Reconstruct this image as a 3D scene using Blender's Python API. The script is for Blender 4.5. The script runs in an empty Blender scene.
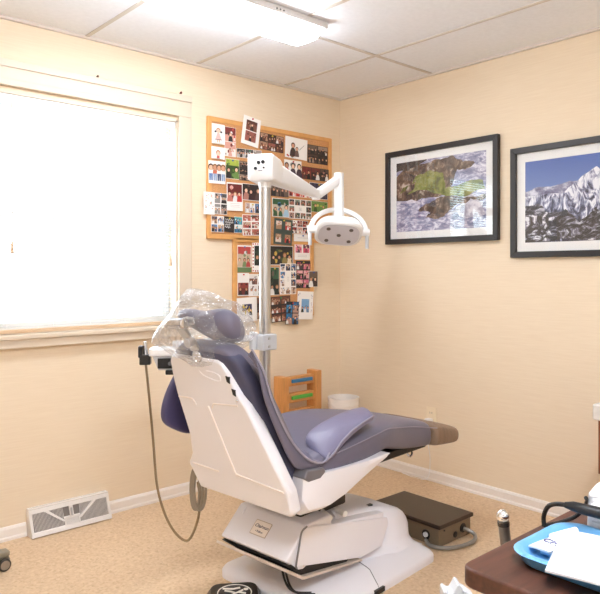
import bpy, bmesh, math, random
from mathutils import Vector, Matrix, noise
random.seed(7)
SC = bpy.context.scene
COL = SC.collection
PI = math.pi
R = math.radians

# ------------------------------------------------------------------ helpers
def srgb(r, g, b):
    f = lambda c: (c/255/12.92) if c/255 <= .04045 else ((c/255+.055)/1.055)**2.4
    return (f(r), f(g), f(b), 1)

MATS = {}
def mat(name, rgb, rough=.5, metal=0, var=0, vscale=30, bump=0, bscale=60, stretch=(1, 1, 1), emit=0, coat=0, spec=.5, sheen=0):
    if name in MATS: return MATS[name]
    m = bpy.data.materials.new(name); m.use_nodes = True
    nt = m.node_tree; n = nt.nodes; b = n['Principled BSDF']
    c = srgb(*rgb)
    b.inputs['Base Color'].default_value = c
    b.inputs['Roughness'].default_value = rough
    b.inputs['Metallic'].default_value = metal
    b.inputs['Coat Weight'].default_value = coat
    b.inputs['Specular IOR Level'].default_value = spec
    if sheen: b.inputs['Sheen Weight'].default_value = sheen
    if emit:
        b.inputs['Emission Color'].default_value = c
        b.inputs['Emission Strength'].default_value = emit
    if var or bump:
        tc = n.new('ShaderNodeTexCoord'); mp = n.new('ShaderNodeMapping')
        mp.inputs['Scale'].default_value = stretch
        nt.links.new(tc.outputs['Object'], mp.inputs['Vector'])
    if var:
        nz = n.new('ShaderNodeTexNoise'); nz.inputs['Scale'].default_value = vscale; nz.inputs['Detail'].default_value = 6
        nt.links.new(mp.outputs[0], nz.inputs['Vector'])
        cr = n.new('ShaderNodeValToRGB')
        cr.color_ramp.elements[0].position = .3; cr.color_ramp.elements[1].position = .7
        cr.color_ramp.elements[0].color = tuple(x*(1-var) for x in c[:3])+(1,)
        cr.color_ramp.elements[1].color = tuple(min(1, x*(1+var)) for x in c[:3])+(1,)
        nt.links.new(nz.outputs['Fac'], cr.inputs['Fac'])
        nt.links.new(cr.outputs[0], b.inputs['Base Color'])
    if bump:
        nz2 = n.new('ShaderNodeTexNoise'); nz2.inputs['Scale'].default_value = bscale; nz2.inputs['Detail'].default_value = 4
        nt.links.new(mp.outputs[0], nz2.inputs['Vector'])
        bp = n.new('ShaderNodeBump'); bp.inputs['Strength'].default_value = bump; bp.inputs['Distance'].default_value = .01
        nt.links.new(nz2.outputs['Fac'], bp.inputs['Height'])
        nt.links.new(bp.outputs[0], b.inputs['Normal'])
    MATS[name] = m
    return m

class MB:
    """collects shapes into one mesh"""
    def __init__(s): s.v = []; s.f = []; s.mi = []; s.mats = []
    def slot(s, m):
        if m is None: return 0
        if m not in s.mats: s.mats.append(m)
        return s.mats.index(m)
    def add(s, vs, fs, m=None, T=None):
        o = len(s.v); k = s.slot(m)
        for p in vs:
            p = Vector(p)
            s.v.append(tuple(T @ p) if T else tuple(p))
        for f in fs: s.f.append([i+o for i in f]); s.mi.append(k)
        return s
    def box(s, x0, x1, y0, y1, z0, z1, m=None, T=None):
        vs = [(x, y, z) for x in (x0, x1) for y in (y0, y1) for z in (z0, z1)]
        return s.add(vs, [(0,1,3,2),(4,6,7,5),(0,4,5,1),(2,3,7,6),(0,2,6,4),(1,5,7,3)], m, T)
    def rings(s, rings, m=None, cap=True, closed=True, T=None, loop=False):
        k = len(rings[0]); vs = [p for r in rings for p in r]; fs = []
        n = len(rings)
        for i in range(n if loop else n-1):
            i2 = (i+1) % n
            for j in range(k if closed else k-1):
                j2 = (j+1) % k
                fs.append((i*k+j, i*k+j2, i2*k+j2, i2*k+j))
        if cap and closed and not loop:
            fs.append(tuple(range(k-1, -1, -1))); fs.append(tuple((n-1)*k+j for j in range(k)))
        return s.add(vs, fs, m, T)
    def cyl(s, p0, p1, r0, r1=None, n=20, m=None, T=None):
        r1 = r0 if r1 is None else r1
        p0 = Vector(p0); p1 = Vector(p1); d = (p1-p0).normalized()
        a = d.orthogonal().normalized(); b = d.cross(a)
        return s.rings([[p+(a*math.cos(2*PI*i/n)+b*math.sin(2*PI*i/n))*r for i in range(n)] for p, r in ((p0, r0), (p1, r1))], m, T=T)
    def tube(s, pts, r, n=8, m=None, T=None, loop=False):
        pts = [Vector(p) for p in pts]; rr = []
        up = None
        for i, p in enumerate(pts):
            a = pts[i-1] if (i or loop) else pts[0]; b = pts[(i+1) % len(pts)] if (i < len(pts)-1 or loop) else pts[-1]
            d = (b-a).normalized()
            if up is None: up = d.orthogonal().normalized()
            up = (up-d*up.dot(d)).normalized(); w = d.cross(up)
            rad = r[i] if isinstance(r, (list, tuple)) else r
            rr.append([p+(up*math.cos(2*PI*j/n)+w*math.sin(2*PI*j/n))*rad for j in range(n)])
        return s.rings(rr, m, T=T, loop=loop)
    def lathe(s, prof, n=32, m=None, T=None, cap=True):
        return s.rings([[(r*math.cos(2*PI*j/n), r*math.sin(2*PI*j/n), z) for j in range(n)] for r, z in prof], m, T=T, cap=cap)
    def prism(s, poly, a, b, axis='y', m=None, T=None):
        def P(p, t):
            if axis == 'y': return (p[0], t, p[1])
            if axis == 'x': return (t, p[0], p[1])
            return (p[0], p[1], t)
        return s.rings([[P(p, a) for p in poly], [P(p, b) for p in poly]], m, T=T)
    def ell(s, c, r, m=None, n=16, k=10, T=None):
        rr = []
        for i in range(1, k):
            t = -PI/2+PI*i/k
            rr.append([(c[0]+r[0]*math.cos(t)*math.cos(2*PI*j/n), c[1]+r[1]*math.cos(t)*math.sin(2*PI*j/n), c[2]+r[2]*math.sin(t)) for j in range(n)])
        return s.rings(rr, m, T=T)
    def poly(s, pts, m=None, T=None): return s.add(pts, [tuple(range(len(pts)))], m, T)
    def build(s, name, m=None, parent=None, bevel=0, bseg=3, smooth=True, ang=35, subd=0, solid=0, soff=0):
        me = bpy.data.meshes.new(name)
        me.from_pydata(s.v, [], s.f)
        for x in (s.mats or [m]): me.materials.append(x)
        for p, k in zip(me.polygons, s.mi): p.material_index = min(k, max(0, len(me.materials)-1))
        bm = bmesh.new(); bm.from_mesh(me); bmesh.ops.recalc_face_normals(bm, faces=bm.faces); bm.to_mesh(me); bm.free()
        if smooth:
            me.shade_smooth()
            if not subd: me.set_sharp_from_angle(angle=R(ang))
        o = bpy.data.objects.new(name, me); COL.objects.link(o)
        if parent: o.parent = parent
        if solid:
            md = o.modifiers.new('solid', 'SOLIDIFY'); md.thickness = solid; md.offset = soff
        if bevel:
            md = o.modifiers.new('bevel', 'BEVEL'); md.width = bevel; md.segments = bseg; md.limit_method = 'ANGLE'; md.angle_limit = R(32)
            md.harden_normals = True
        if subd:
            md = o.modifiers.new('sub', 'SUBSURF'); md.levels = md.render_levels = subd
        return o

def flat(name, mb, m, parent=None, **k): return mb.build(name, m, parent, smooth=False, **k)
def thing(name, label, cat, loc=(0, 0, 0), rz=0, group=None):
    o = bpy.data.objects.new(name, None); COL.objects.link(o)
    o.empty_display_size = .1
    o.location = loc; o.rotation_euler = (0, 0, rz)
    o['label'] = label; o['category'] = cat
    if group: o['group'] = group
    return o
def tag(o, label, cat, group=None):
    o['label'] = label; o['category'] = cat
    if group: o['group'] = group
    return o
def struct(o): o['kind'] = 'structure'; return o

def smoothpath(pts, n=8):
    """Catmull-Rom through pts"""
    P = [Vector(p) for p in pts]; out = []
    for i in range(len(P)-1):
        p0 = P[max(0, i-1)]; p1 = P[i]; p2 = P[i+1]; p3 = P[min(len(P)-1, i+2)]
        for k in range(n):
            t = k/n
            out.append(.5*((2*p1)+(p2-p0)*t+(2*p0-5*p1+4*p2-p3)*t*t+(3*p1-p0-3*p2+p3)*t**3))
    out.append(P[-1]); return out
def rrect(w0, w1, h0, h1, r, n=5):
    """rounded rectangle outline in 2D"""
    out = []
    for cx, cy, a0 in ((w1-r, h1-r, 0), (w0+r, h1-r, 90), (w0+r, h0+r, 180), (w1-r, h0+r, 270)):
        for i in range(n+1):
            a = R(a0+90*i/n); out.append((cx+r*math.cos(a), cy+r*math.sin(a)))
    return out
def text_mesh(name, body, size, m, parent, loc, rot, shear=0, mat4=None):
    cu = bpy.data.curves.new(name, 'FONT'); cu.body = body; cu.size = size; cu.shear = shear
    cu.align_x = 'CENTER'; cu.align_y = 'CENTER'; cu.extrude = .0004
    t = bpy.data.objects.new(name+'_tmp', cu); COL.objects.link(t)
    bpy.context.view_layer.update()
    me = bpy.data.meshes.new_from_object(t.evaluated_get(bpy.context.evaluated_depsgraph_get()))
    bpy.data.objects.remove(t)
    me.materials.clear(); me.materials.append(m)
    o = bpy.data.objects.new(name, me); COL.objects.link(o)
    if parent: o.parent = parent
    if mat4 is not None: o.matrix_local = mat4
    else: o.location = loc; o.rotation_euler = rot
    return o

# ------------------------------------------------------------------ camera
CAMP = (-3.2394, -3.2222, 1.2520)
cd = bpy.data.cameras.new('camera'); cam = bpy.data.objects.new('camera', cd); COL.objects.link(cam)
cd.sensor_width = 36; cd.lens = 663/600*36; cd.shift_y = -25/600
cam.location = CAMP; cam.rotation_euler = (R(90), 0, R(-41.7)); cd.clip_start = .02
SC.camera = cam

# ------------------------------------------------------------------ materials
def wall_material():
    m = mat('beige_grasscloth', (232, 208, 174), .75)
    nt = m.node_tree; n = nt.nodes; b = n['Principled BSDF']
    tc = n.new('ShaderNodeTexCoord'); mp = n.new('ShaderNodeMapping'); mp.inputs['Scale'].default_value = (3, 3, 70)
    nz = n.new('ShaderNodeTexNoise'); nz.inputs['Scale'].default_value = 2.2; nz.inputs['Detail'].default_value = 8
    cr = n.new('ShaderNodeValToRGB'); e = cr.color_ramp.elements
    e[0].position = .25; e[0].color = srgb(231, 211, 182); e[1].position = .75; e[1].color = srgb(238, 220, 193)
    nt.links.new(tc.outputs['Object'], mp.inputs[0]); nt.links.new(mp.outputs[0], nz.inputs['Vector'])
    nt.links.new(nz.outputs['Fac'], cr.inputs[0]); nt.links.new(cr.outputs[0], b.inputs['Base Color'])
    bp = n.new('ShaderNodeBump'); bp.inputs['Strength'].default_value = .08; bp.inputs['Distance'].default_value = .003
    nt.links.new(nz.outputs['Fac'], bp.inputs['Height']); nt.links.new(bp.outputs[0], b.inputs['Normal'])
    return m
def floor_material():
    m = mat('tan_speckled_vinyl', (214, 180, 140), .55)
    nt = m.node_tree; n = nt.nodes; b = n['Principled BSDF']
    tc = n.new('ShaderNodeTexCoord')
    v = n.new('ShaderNodeTexVoronoi'); v.inputs['Scale'].default_value = 110
    cr = n.new('ShaderNodeValToRGB'); e = cr.color_ramp.elements
    e[0].position = 0; e[0].color = srgb(178, 146, 112); e[1].position = 1; e[1].color = srgb(232, 206, 174)
    x = e.new(.3); x.color = srgb(213, 182, 146)
    nz = n.new('ShaderNodeTexNoise'); nz.inputs['Scale'].default_value = 60; nz.inputs['Detail'].default_value = 5
    cr2 = n.new('ShaderNodeValToRGB'); e2 = cr2.color_ramp.elements
    e2[0].position = .3; e2[0].color = srgb(200, 168, 132); e2[1].position = .65; e2[1].color = srgb(228, 202, 168)
    mx = n.new('ShaderNodeMixRGB'); mx.inputs[0].default_value = .5
    nt.links.new(tc.outputs['Object'], v.inputs['Vector']); nt.links.new(tc.outputs['Object'], nz.inputs['Vector'])
    nt.links.new(v.outputs['Color'], cr.inputs[0]); nt.links.new(nz.outputs['Fac'], cr2.inputs[0])
    nt.links.new(cr.outputs[0], mx.inputs[1]); nt.links.new(cr2.outputs[0], mx.inputs[2]); nt.links.new(mx.outputs[0], b.inputs['Base Color'])
    return m
WALL = wall_material(); FLOOR = floor_material()
PAINT = mat('off_white_paint', (238, 234, 228), .7)
CEIL = mat('white_ceiling_tile', (238, 240, 245), .9, var=.025, vscale=45, bump=.15, bscale=160)
TRIM = mat('white_trim_paint', (238, 230, 222), .4)
CASING = mat('cream_window_paint', (220, 204, 182), .4)
TBAR = mat('ceiling_rail', (206, 198, 190), .5)
SHELL = mat('warm_white_plastic', (233, 231, 236), .35)
WHITE = mat('bright_white_plastic', (240, 239, 238), .3)
GREYP = mat('light_grey_plastic', (205, 206, 208), .35)
UPH = mat('slate_upholstery', (106, 102, 119), .42, bump=.06, bscale=25)
UPHD = mat('navy_upholstery', (52, 54, 86), .45)
UPHG = mat('charcoal_upholstery', (68, 68, 92), .5)
BLACK = mat('black_plastic', (22, 21, 22), .4)
CHROME = mat('chrome', (215, 215, 218), .16, 1)
STEEL = mat('brushed_steel', (196, 194, 192), .3, 1)
WOODO = mat('orange_wood', (206, 144, 82), .45, var=.12, vscale=5, stretch=(14, 14, 2))
OAK = mat('board_frame_wood', (222, 164, 98), .45, var=.1, vscale=5, stretch=(3, 3, 3))
CORK = mat('cork', (206, 150, 98), .9, var=.15, vscale=140)

# ------------------------------------------------------------------ room shell
H = 2.44; XL = -4.3; YB = -4.3
struct(flat('floor', MB().box(XL-.1, .1, YB-.1, .14, -.1, 0), FLOOR))
struct(flat('ceiling', MB().box(XL-.1, .1, YB-.1, .14, H, H+.1), CEIL))
WX0, WX1, WZ0, WZ1 = -2.30, -1.282, .955, 2.10
w = MB(); w.box(XL, WX0, 0, .14, 0, H); w.box(WX1, 0, 0, .14, 0, H); w.box(WX0, WX1, 0, .14, 0, WZ0); w.box(WX0, WX1, 0, .14, WZ1, H)
struct(flat('wall_left', w, WALL))
struct(flat('wall_right', MB().box(0, .1, YB, .14, 0, H), WALL))
struct(flat('wall_back', MB().box(XL-.1, .1, YB-.1, YB, 0, H), PAINT))
struct(flat('wall_rear', MB().box(XL-.1, XL, YB, .14, 0, H), PAINT))
def base_profile(): return [(0, 0), (.016, 0), (.016, .012), (.011, .018), (.011, .052), (.006, .062), (0, .064)]
b = MB(); b.rings([[(x, -p[0], p[1]) for p in base_profile()] for x in (XL, -2.115)]); b.rings([[(x, -p[0], p[1]) for p in base_profile()] for x in (-1.712, 0)])
struct(b.build('baseboard_left', TRIM, ang=25))
b = MB(); b.rings([[(-p[0], y, p[1]) for p in base_profile()] for y in (YB, 0)])
struct(b.build('baseboard_right', TRIM, ang=25))
# suspended ceiling rails
t = MB()
for i in range(7):
    x = -.51-.655*i; t.box(x-.010, x+.010, YB, 0, H-.004, H+.01)
for y in (-.785, -2.095, -3.405): t.box(XL, 0, y-.010, y+.010, H-.0045, H+.01)
struct(flat('trim_1', t, TBAR))
t = MB(); t.box(XL, 0, -.018, 0, H-.012, H); t.box(-.018, 0, YB, -.018, H-.012, H)
struct(flat('trim_2', t, mat('wall_angle', (214, 204, 194), .5)))

def clear_glass(name, ior, tint=(1, 1, 1, 1)):
    m = bpy.data.materials.new(name); m.use_nodes = True; nt = m.node_tree; nt.nodes.clear(); n = nt.nodes
    o = n.new('ShaderNodeOutputMaterial'); tr = n.new('ShaderNodeBsdfTransparent'); g = n.new('ShaderNodeBsdfGlossy'); g.inputs['Roughness'].default_value = .015; g.inputs['Color'].default_value = tint
    fr = n.new('ShaderNodeFresnel'); fr.inputs[0].default_value = ior; mx = n.new('ShaderNodeMixShader')
    ge = n.new('ShaderNodeNewGeometry'); ma = n.new('ShaderNodeMath'); ma.operation = 'SUBTRACT'; ma.inputs[0].default_value = 1; nt.links.new(ge.outputs['Backfacing'], ma.inputs[1])
    mm = n.new('ShaderNodeMath'); mm.operation = 'MULTIPLY'; nt.links.new(fr.outputs[0], mm.inputs[0]); nt.links.new(ma.outputs[0], mm.inputs[1])
    nt.links.new(mm.outputs[0], mx.inputs[0]); nt.links.new(tr.outputs[0], mx.inputs[1]); nt.links.new(g.outputs[0], mx.inputs[2]); nt.links.new(mx.outputs[0], o.inputs[0])
    return m
# ------------------------------------------------------------------ window
win = thing('window_1', 'white framed sash window with blinds', 'window'); del win['label']; del win['category']; struct(win)
c = MB()
co, ci = -1.205, WX1
c.box(ci-.004, co, -.020, 0, .958, WZ1+.02); c.box(WX0-.075, WX0+.004, -.020, 0, .958, WZ1+.02)      # side casings
c.box(WX0-.075, co, -.020, 0, WZ1+.02, 2.24)
c.box(WX0-.075, co, -.028, -.0201, 2.205, 2.24)                                                   # raised outer moulding
c.box(WX0+.02, WX1-.02, -.026, -.0201, WZ1+.0201, WZ1+.05)
c.box(WX0-.09, co+.012, -.035, 0, .895, .938)                                                # apron
c.box(WX0-.09, co+.012, -.05, .05, .938, .958)                                               # stool
flat('casing', c, CASING, win, bevel=.004)
c = MB()
c.box(WX1-.012, WX1, 0, .14, WZ0, WZ1); c.box(WX0, WX0+.012, 0, .14, WZ0, WZ1); c.box(WX0, WX1, 0, .14, WZ1-.012, WZ1); c.box(WX0, WX1, .05, .14, WZ0, WZ0+.012)
flat('jamb', c, CASING, win)
for k, (z0, z1, y0) in enumerate(((WZ0+.012, 1.545, .075), (1.505, WZ1-.012, .105))):
    s = MB()
    s.box(WX0+.012, WX0+.055, y0, y0+.028, z0, z1); s.box(WX1-.055, WX1-.012, y0, y0+.028, z0, z1)
    s.box(WX0+.055, WX1-.055, y0, y0+.028, z0, z0+.045); s.box(WX0+.055, WX1-.055, y0, y0+.028, z1-.04, z1)
    sash = flat('sash', s, mat('sash_paint', (226, 226, 224), .5), win, bevel=.003)
    gl = bpy.data.materials.get('window_glass')
    if not gl:
        gl = clear_glass('window_glass', 1.3)
    flat('pane', MB().box(WX0+.055, WX1-.055, y0+.012, y0+.016, z0+.045, z1-.04), gl, sash)
# blind
bl = thing('window_blind', 'white horizontal mini blind lowered over the bright window', 'blind', (0, 0, 0))
flat('head_rail', MB().box(WX0+.014, WX1-.014, .004, .036, WZ1-.045, WZ1-.013), WHITE, bl, bevel=.003)
SLAT = bpy.data.materials.new('blind_slat'); SLAT.use_nodes = True
nt = SLAT.node_tree; nt.nodes.clear()
o = nt.nodes.new('ShaderNodeOutputMaterial'); d = nt.nodes.new('ShaderNodeBsdfDiffuse'); d.inputs[0].default_value = (.66, .67, .68, 1)
tl = nt.nodes.new('ShaderNodeBsdfTranslucent'); tl.inputs[0].default_value = (.5, .52, .54, 1); mx = nt.nodes.new('ShaderNodeMixShader'); mx.inputs[0].default_value = .3
nt.links.new(d.outputs[0], mx.inputs[1]); nt.links.new(tl.outputs[0], mx.inputs[2]); nt.links.new(mx.outputs[0], o.inputs[0])
s = MB(); z = .992; n = 0
while z < WZ1-.05:
    a = R(12); hw = .0125
    for (u0, u1) in ((-1, 0), (0, 1)):
        p = lambda u: (.022+u*hw*math.cos(a), z-u*hw*math.sin(a)*1+.0018*(1-u*u))
        (ya, za), (yb, zb) = p(u0), p(u1)
        s.add([(WX0+.016, ya, za), (WX1-.016, ya, za), (WX1-.016, yb, zb), (WX0+.016, yb, zb)], [(0, 1, 2, 3)])
    z += .0205
s.build('slats', SLAT, bl)
TAN = mat('tan_blind_rail', (214, 182, 148), .45)
flat('bottom_rail', MB().box(WX0+.016, WX1-.016, .008, .036, .962, .980), TAN, bl, bevel=.003)
s = MB()
for x in (-2.20, -1.98, -1.79, -1.60, -1.36): s.cyl((x, .006, .985), (x, .006, WZ1-.05), .0012, n=6)
s.build('ladder_cord', WHITE, bl)
for x, zz in ((-2.179, 1.346), (-1.333, 1.291)):
    s = MB(); s.cyl((x, -.004, zz+.05), (x, -.004, zz-.006), .005, .009, 10); s.cyl((x, -.004, zz+.05), (x, .004, 2.06), .0012, n=6)
    s.build('cord_pull', TAN, bl)

# pins left in the wall above the casing
for x, zz, l, c in ((-1.27, 2.254, 'small dark red pin in the wall above the window casing\'s right corner', (128, 52, 40)), (-1.76, 2.249, 'small brown pin in the wall above the middle of the window', (110, 78, 58))):
    s = MB(); s.cyl((x, 0, zz), (x, -.012, zz), .0035, n=8); s.ell((x, -.014, zz), (.006, .005, .008), n=10, k=6)
    tag(s.build('pushpin', mat('pin_%d' % c[0], c, .4)), l, 'pin', 'pins above the window')

# ------------------------------------------------------------------ ceiling light
LENS = mat('lit_lens', (236, 244, 255), .4, emit=8.5)
LENS_FILL = mat('lit_lens_added_fill', (236, 244, 255), .4, emit=20)  # stronger glow for the added fill fixture only
def fixture(x0, x1, yc, lab, lens=LENS):
    f = thing('ceiling_light', lab, 'ceiling light', ((x0+x1)/2, yc, H), 0)
    hx = (x1-x0)/2
    flat('metal_pan', MB().box(-hx, hx, -.112, .112, -.034, -.001), mat('fixture_metal', (214, 210, 206), .35), f, bevel=.006)
    r = []
    for x, k in ((-hx+.015, .5), (-hx+.022, .8), (-hx+.045, 1), (hx-.045, 1), (hx-.022, .8), (hx-.015, .5)):
        r.append([(x, y*k, -.034-zz*k) for y, zz in ((-.098, 0), (-.098, .018), (-.08, .04), (-.05, .048), (.05, .048), (.08, .04), (.098, .018), (.098, 0))])
    MB().rings(r).build('lens', lens, f, ang=60)
    s = MB()
    for x in (.55, .57, .59): s.cyl((x-.25, -.1121, -.02), (x-.25, -.114, -.02), .004, n=8)
    s.build('pan_slot', BLACK, f)
fixture(-2.28, -1.045, -.85, 'lit white fluorescent ceiling light with rounded lens near the window wall')
fixture(-3.3, -2.05, -3.1, 'lit fluorescent ceiling light over the near end of the room', LENS_FILL)  # added unseen fixture, brighter than the visible one, to lift the chair back
CARDS=[
(-1.025, 2.056, 0.09, 0.116, 0, 2, 'draw', 'pastel', (1, 1), 'white card with a drawn girl in a pink dress, top left corner of upper board'),
(-1.028, 1.945, 0.093, 0.07, 0, 3, 'draw', 'pastel', (1, 1), 'white card with a small drawn portrait under the drawn girl card'),
(-0.935, 2.023, 0.08, 0.173, 0, 0, 'stack', 'redwhite', (2, 1), 'tall card of two photos, person in red hat above, person in red below'),
(-0.787, 2.104, 0.132, 0.174, -8, 3, 'mat2', 'brown', (2, 1), 'tilted white card with two stacked photos sticking up above the upper board frame'),
(-0.617, 2.058, 0.191, 0.103, -2, 0, 'col', 'brown', (2, 3), 'reddish brown photo collage card just right of the tall tilted white card'),
(-0.795, 1.968, 0.19, 0.054, 2, 1, 'col', 'grey', (1, 3), 'pale grey photo strip card directly above the lamp control box'),
(-0.419, 2.047, 0.189, 0.134, -2, 2, 'couple', 'grey', (1, 1), 'large white card with a dark clothed couple, along top edge of upper board'),
(-0.224, 2.029, 0.184, 0.12, 0, 0, 'col', 'dark', (2, 2), 'dark four photo collage card in top right corner of upper board'),
(-0.245, 1.899, 0.24, 0.082, 0, 1, 'col', 'darkred', (1, 3), 'dark three photo card under the top right corner collage'),
(-0.445, 1.905, 0.147, 0.126, 0, 1, 'people', 'pink', (1, 1), 'white card with people in bright pink, left of the dark three photo card'),
(-0.216, 1.789, 0.165, 0.106, 0, 0, 'photo', 'night', (1, 1), "dusky violet photo seen in the angle of the lamp's spring arm"),
(-1.034, 1.832, 0.118, 0.131, 1, 2, 'people', 'jeans', (1, 1), 'white photo card of a family standing in blue jeans'),
(-0.919, 1.864, 0.099, 0.118, 0, 0, 'photo', 'green', (1, 1), 'green and yellow outdoor photo on left half of upper board'),
(-0.8, 1.861, 0.139, 0.116, 0, 0, 'col', 'dark', (3, 2), 'dark photo collage card partly behind the lamp control box'),
(-0.908, 1.699, 0.116, 0.167, 1, 3, 'family', 'red', (1, 1), "white card with a photo of a family in red clothes, beside the pole's left"),
(-0.78, 1.736, 0.139, 0.101, 0, 1, 'people', 'darkred', (1, 1), 'dark photo card with white, black and red dressed people left of the pole'),
(-1.092, 1.648, 0.076, 0.13, 0, 4, 'floral', 'pastel', (1, 1), "white floral card hanging over the upper board's left edge"),
(-1.006, 1.651, 0.092, 0.125, 0, 1, 'col', 'grey', (2, 2), 'black and white photo collage card beside the white floral card'),
(-1.03, 1.531, 0.09, 0.094, 0, 2, 'col', 'blue', (2, 2), 'blue and tan photo collage card in bottom left corner of upper board'),
(-0.946, 1.533, 0.078, 0.091, -3, 1, 'script', 'dark', (1, 1), "black card with white handwriting along the upper board's bottom"),
(-0.877, 1.534, 0.06, 0.096, 0, 0, 'col', 'teal', (2, 1), "narrow teal and white card along the upper board's bottom, right of black card"),
(-0.783, 1.537, 0.133, 0.127, 2, 2, 'col', 'brownred', (3, 2), "reddish photo collage card with white centre, left of the pole at board's bottom"),
(-0.77, 1.641, 0.111, 0.06, 0, 0, 'col', 'bluewhite', (1, 3), 'small white strip card with three blue photos left of the pole'),
(-0.552, 1.767, 0.144, 0.079, 0, 0, 'col', 'dark', (1, 2), 'dark two photo card right of the pole under the lamp arm'),
(-0.393, 1.767, 0.173, 0.06, 0, 1, 'col', 'red', (1, 3), "red photo card right of the pole under the lamp arm's far half"),
(-0.55, 1.657, 0.14, 0.117, 0, 2, 'people', 'greenblue', (1, 1), 'photo card of a family in green and light blue right of the pole'),
(-0.382, 1.658, 0.195, 0.126, 0, 1, 'ring', 'mixed', (3, 4), 'white card ringed with small portraits around an empty middle, upper board'),
(-0.209, 1.685, 0.151, 0.073, 0, 0, 'photo', 'green', (1, 1), "green landscape photo low on the upper board's right edge"),
(-0.384, 1.543, 0.143, 0.085, 0, 0, 'col', 'redwhite', (2, 3), "red family photo collage card at the upper board's bottom, left of lamp head"),
(-0.534, 1.505, 0.152, 0.163, -3, 4, 'four', 'santa', (2, 2), 'dark green card with four photos bridging the gap between both boards'),
(-0.366, 1.473, 0.152, 0.047, 0, 3, 'blank', 'pastel', (1, 1), "white strip of card at the upper board's bottom edge beside lamp head"),
(-0.831, 1.331, 0.107, 0.163, 0, 0, 'family', 'greenwhite', (1, 1), 'outdoor people photo with green lower band, top left corner of lower board'),
(-0.713, 1.341, 0.121, 0.179, 0, 1, 'border', 'red', (1, 1), 'photo card with red dotted border left of the pole on lower board'),
(-0.841, 1.177, 0.087, 0.138, 0, 1, 'tophalf', 'darkred', (1, 1), 'card with blank white top and dark red portrait below, left of pole'),
(-0.729, 1.172, 0.137, 0.135, 0, 0, 'col', 'whitephoto', (2, 2), 'white card with several small photos left of the pole on lower board'),
(-0.815, 1.025, 0.15, 0.146, 2, 2, 'mat1', 'yellow', (1, 1), 'white matted card with a small yellow photo, bottom left of lower board'),
(-0.7, 1.028, 0.079, 0.129, -1, 2, 'col', 'brown', (2, 1), "narrow brown photo card behind the pole at the lower board's bottom"),
(-0.539, 1.356, 0.194, 0.123, 0, 0, 'people', 'yellowdark', (1, 1), 'group photo of people in yellow and black at top of lower board'),
(-0.361, 1.385, 0.135, 0.107, 0, 0, 'botwhite', 'pink', (1, 2), 'card with two pink photos over a blank white band, lower board'),
(-0.597, 1.195, 0.079, 0.176, 0, 0, 'people', 'darkgreen', (1, 1), 'tall dark photo card just right of the pole on lower board'),
(-0.486, 1.208, 0.135, 0.196, 0, 1, 'ring', 'blue', (4, 3), 'blue photo collage card with an empty white middle on lower board'),
(-0.354, 1.236, 0.127, 0.177, 0, 0, 'col', 'pinkdark', (3, 2), "pink and black photo collage card on lower board's right side"),
(-0.27, 1.206, 0.079, 0.105, 0, 2, 'people', 'dark', (1, 1), "dark photo overhanging the lower board's right edge"),
(-0.548, 1.019, 0.16, 0.16, 3, 2, 'col', 'brown', (3, 2), "brown photo collage card at the lower board's bottom, right of the pole"),
(-0.458, 0.99, 0.108, 0.145, -3, 4, 'col', 'bluedark', (2, 2), "tilted blue and black photo card overlapping the lower board's bottom edge"),
(-0.344, 1.035, 0.139, 0.182, -3, 3, 'mat1f', 'bluesky', (1, 1), 'tilted white floral card with a small blue photo, bottom right of lower board'),
]
# ------------------------------------------------------------------ notice boards and cards
def board(x0, x1, z0, z1, lab):
    t = thing('cork_board', lab, 'cork board', ((x0+x1)/2, 0, (z0+z1)/2))
    w, h = (x1-x0)/2, (z1-z0)/2; f = .028
    flat('cork', MB().box(-w+.01, w-.01, -.013, -.001, -h+.01, h-.01), CORK, t)
    s = MB()
    for (a, b_, c_, d_) in ((-w, w, h-f, h), (-w, w, -h, -h+f)): s.prism([(a, h if c_ > 0 else -h), (b_, h if c_ > 0 else -h), (b_-f, (h-f) if c_ > 0 else -h+f), (a+f, (h-f) if c_ > 0 else -h+f)], -.019, 0)
    for sx in (-1, 1): s.prism([(sx*w, -h), (sx*w, h), (sx*(w-f), h-f), (sx*(w-f), -h+f)], -.019, 0)
    flat('frame', s, OAK, t, bevel=.003)
board(-1.096, -.096, 1.445, 2.154, 'upper wide cork board crowded with family photo cards')
board(-.912, -.262, .965, 1.458, 'lower smaller cork board covered in photo cards, behind the lamp pole')
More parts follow.
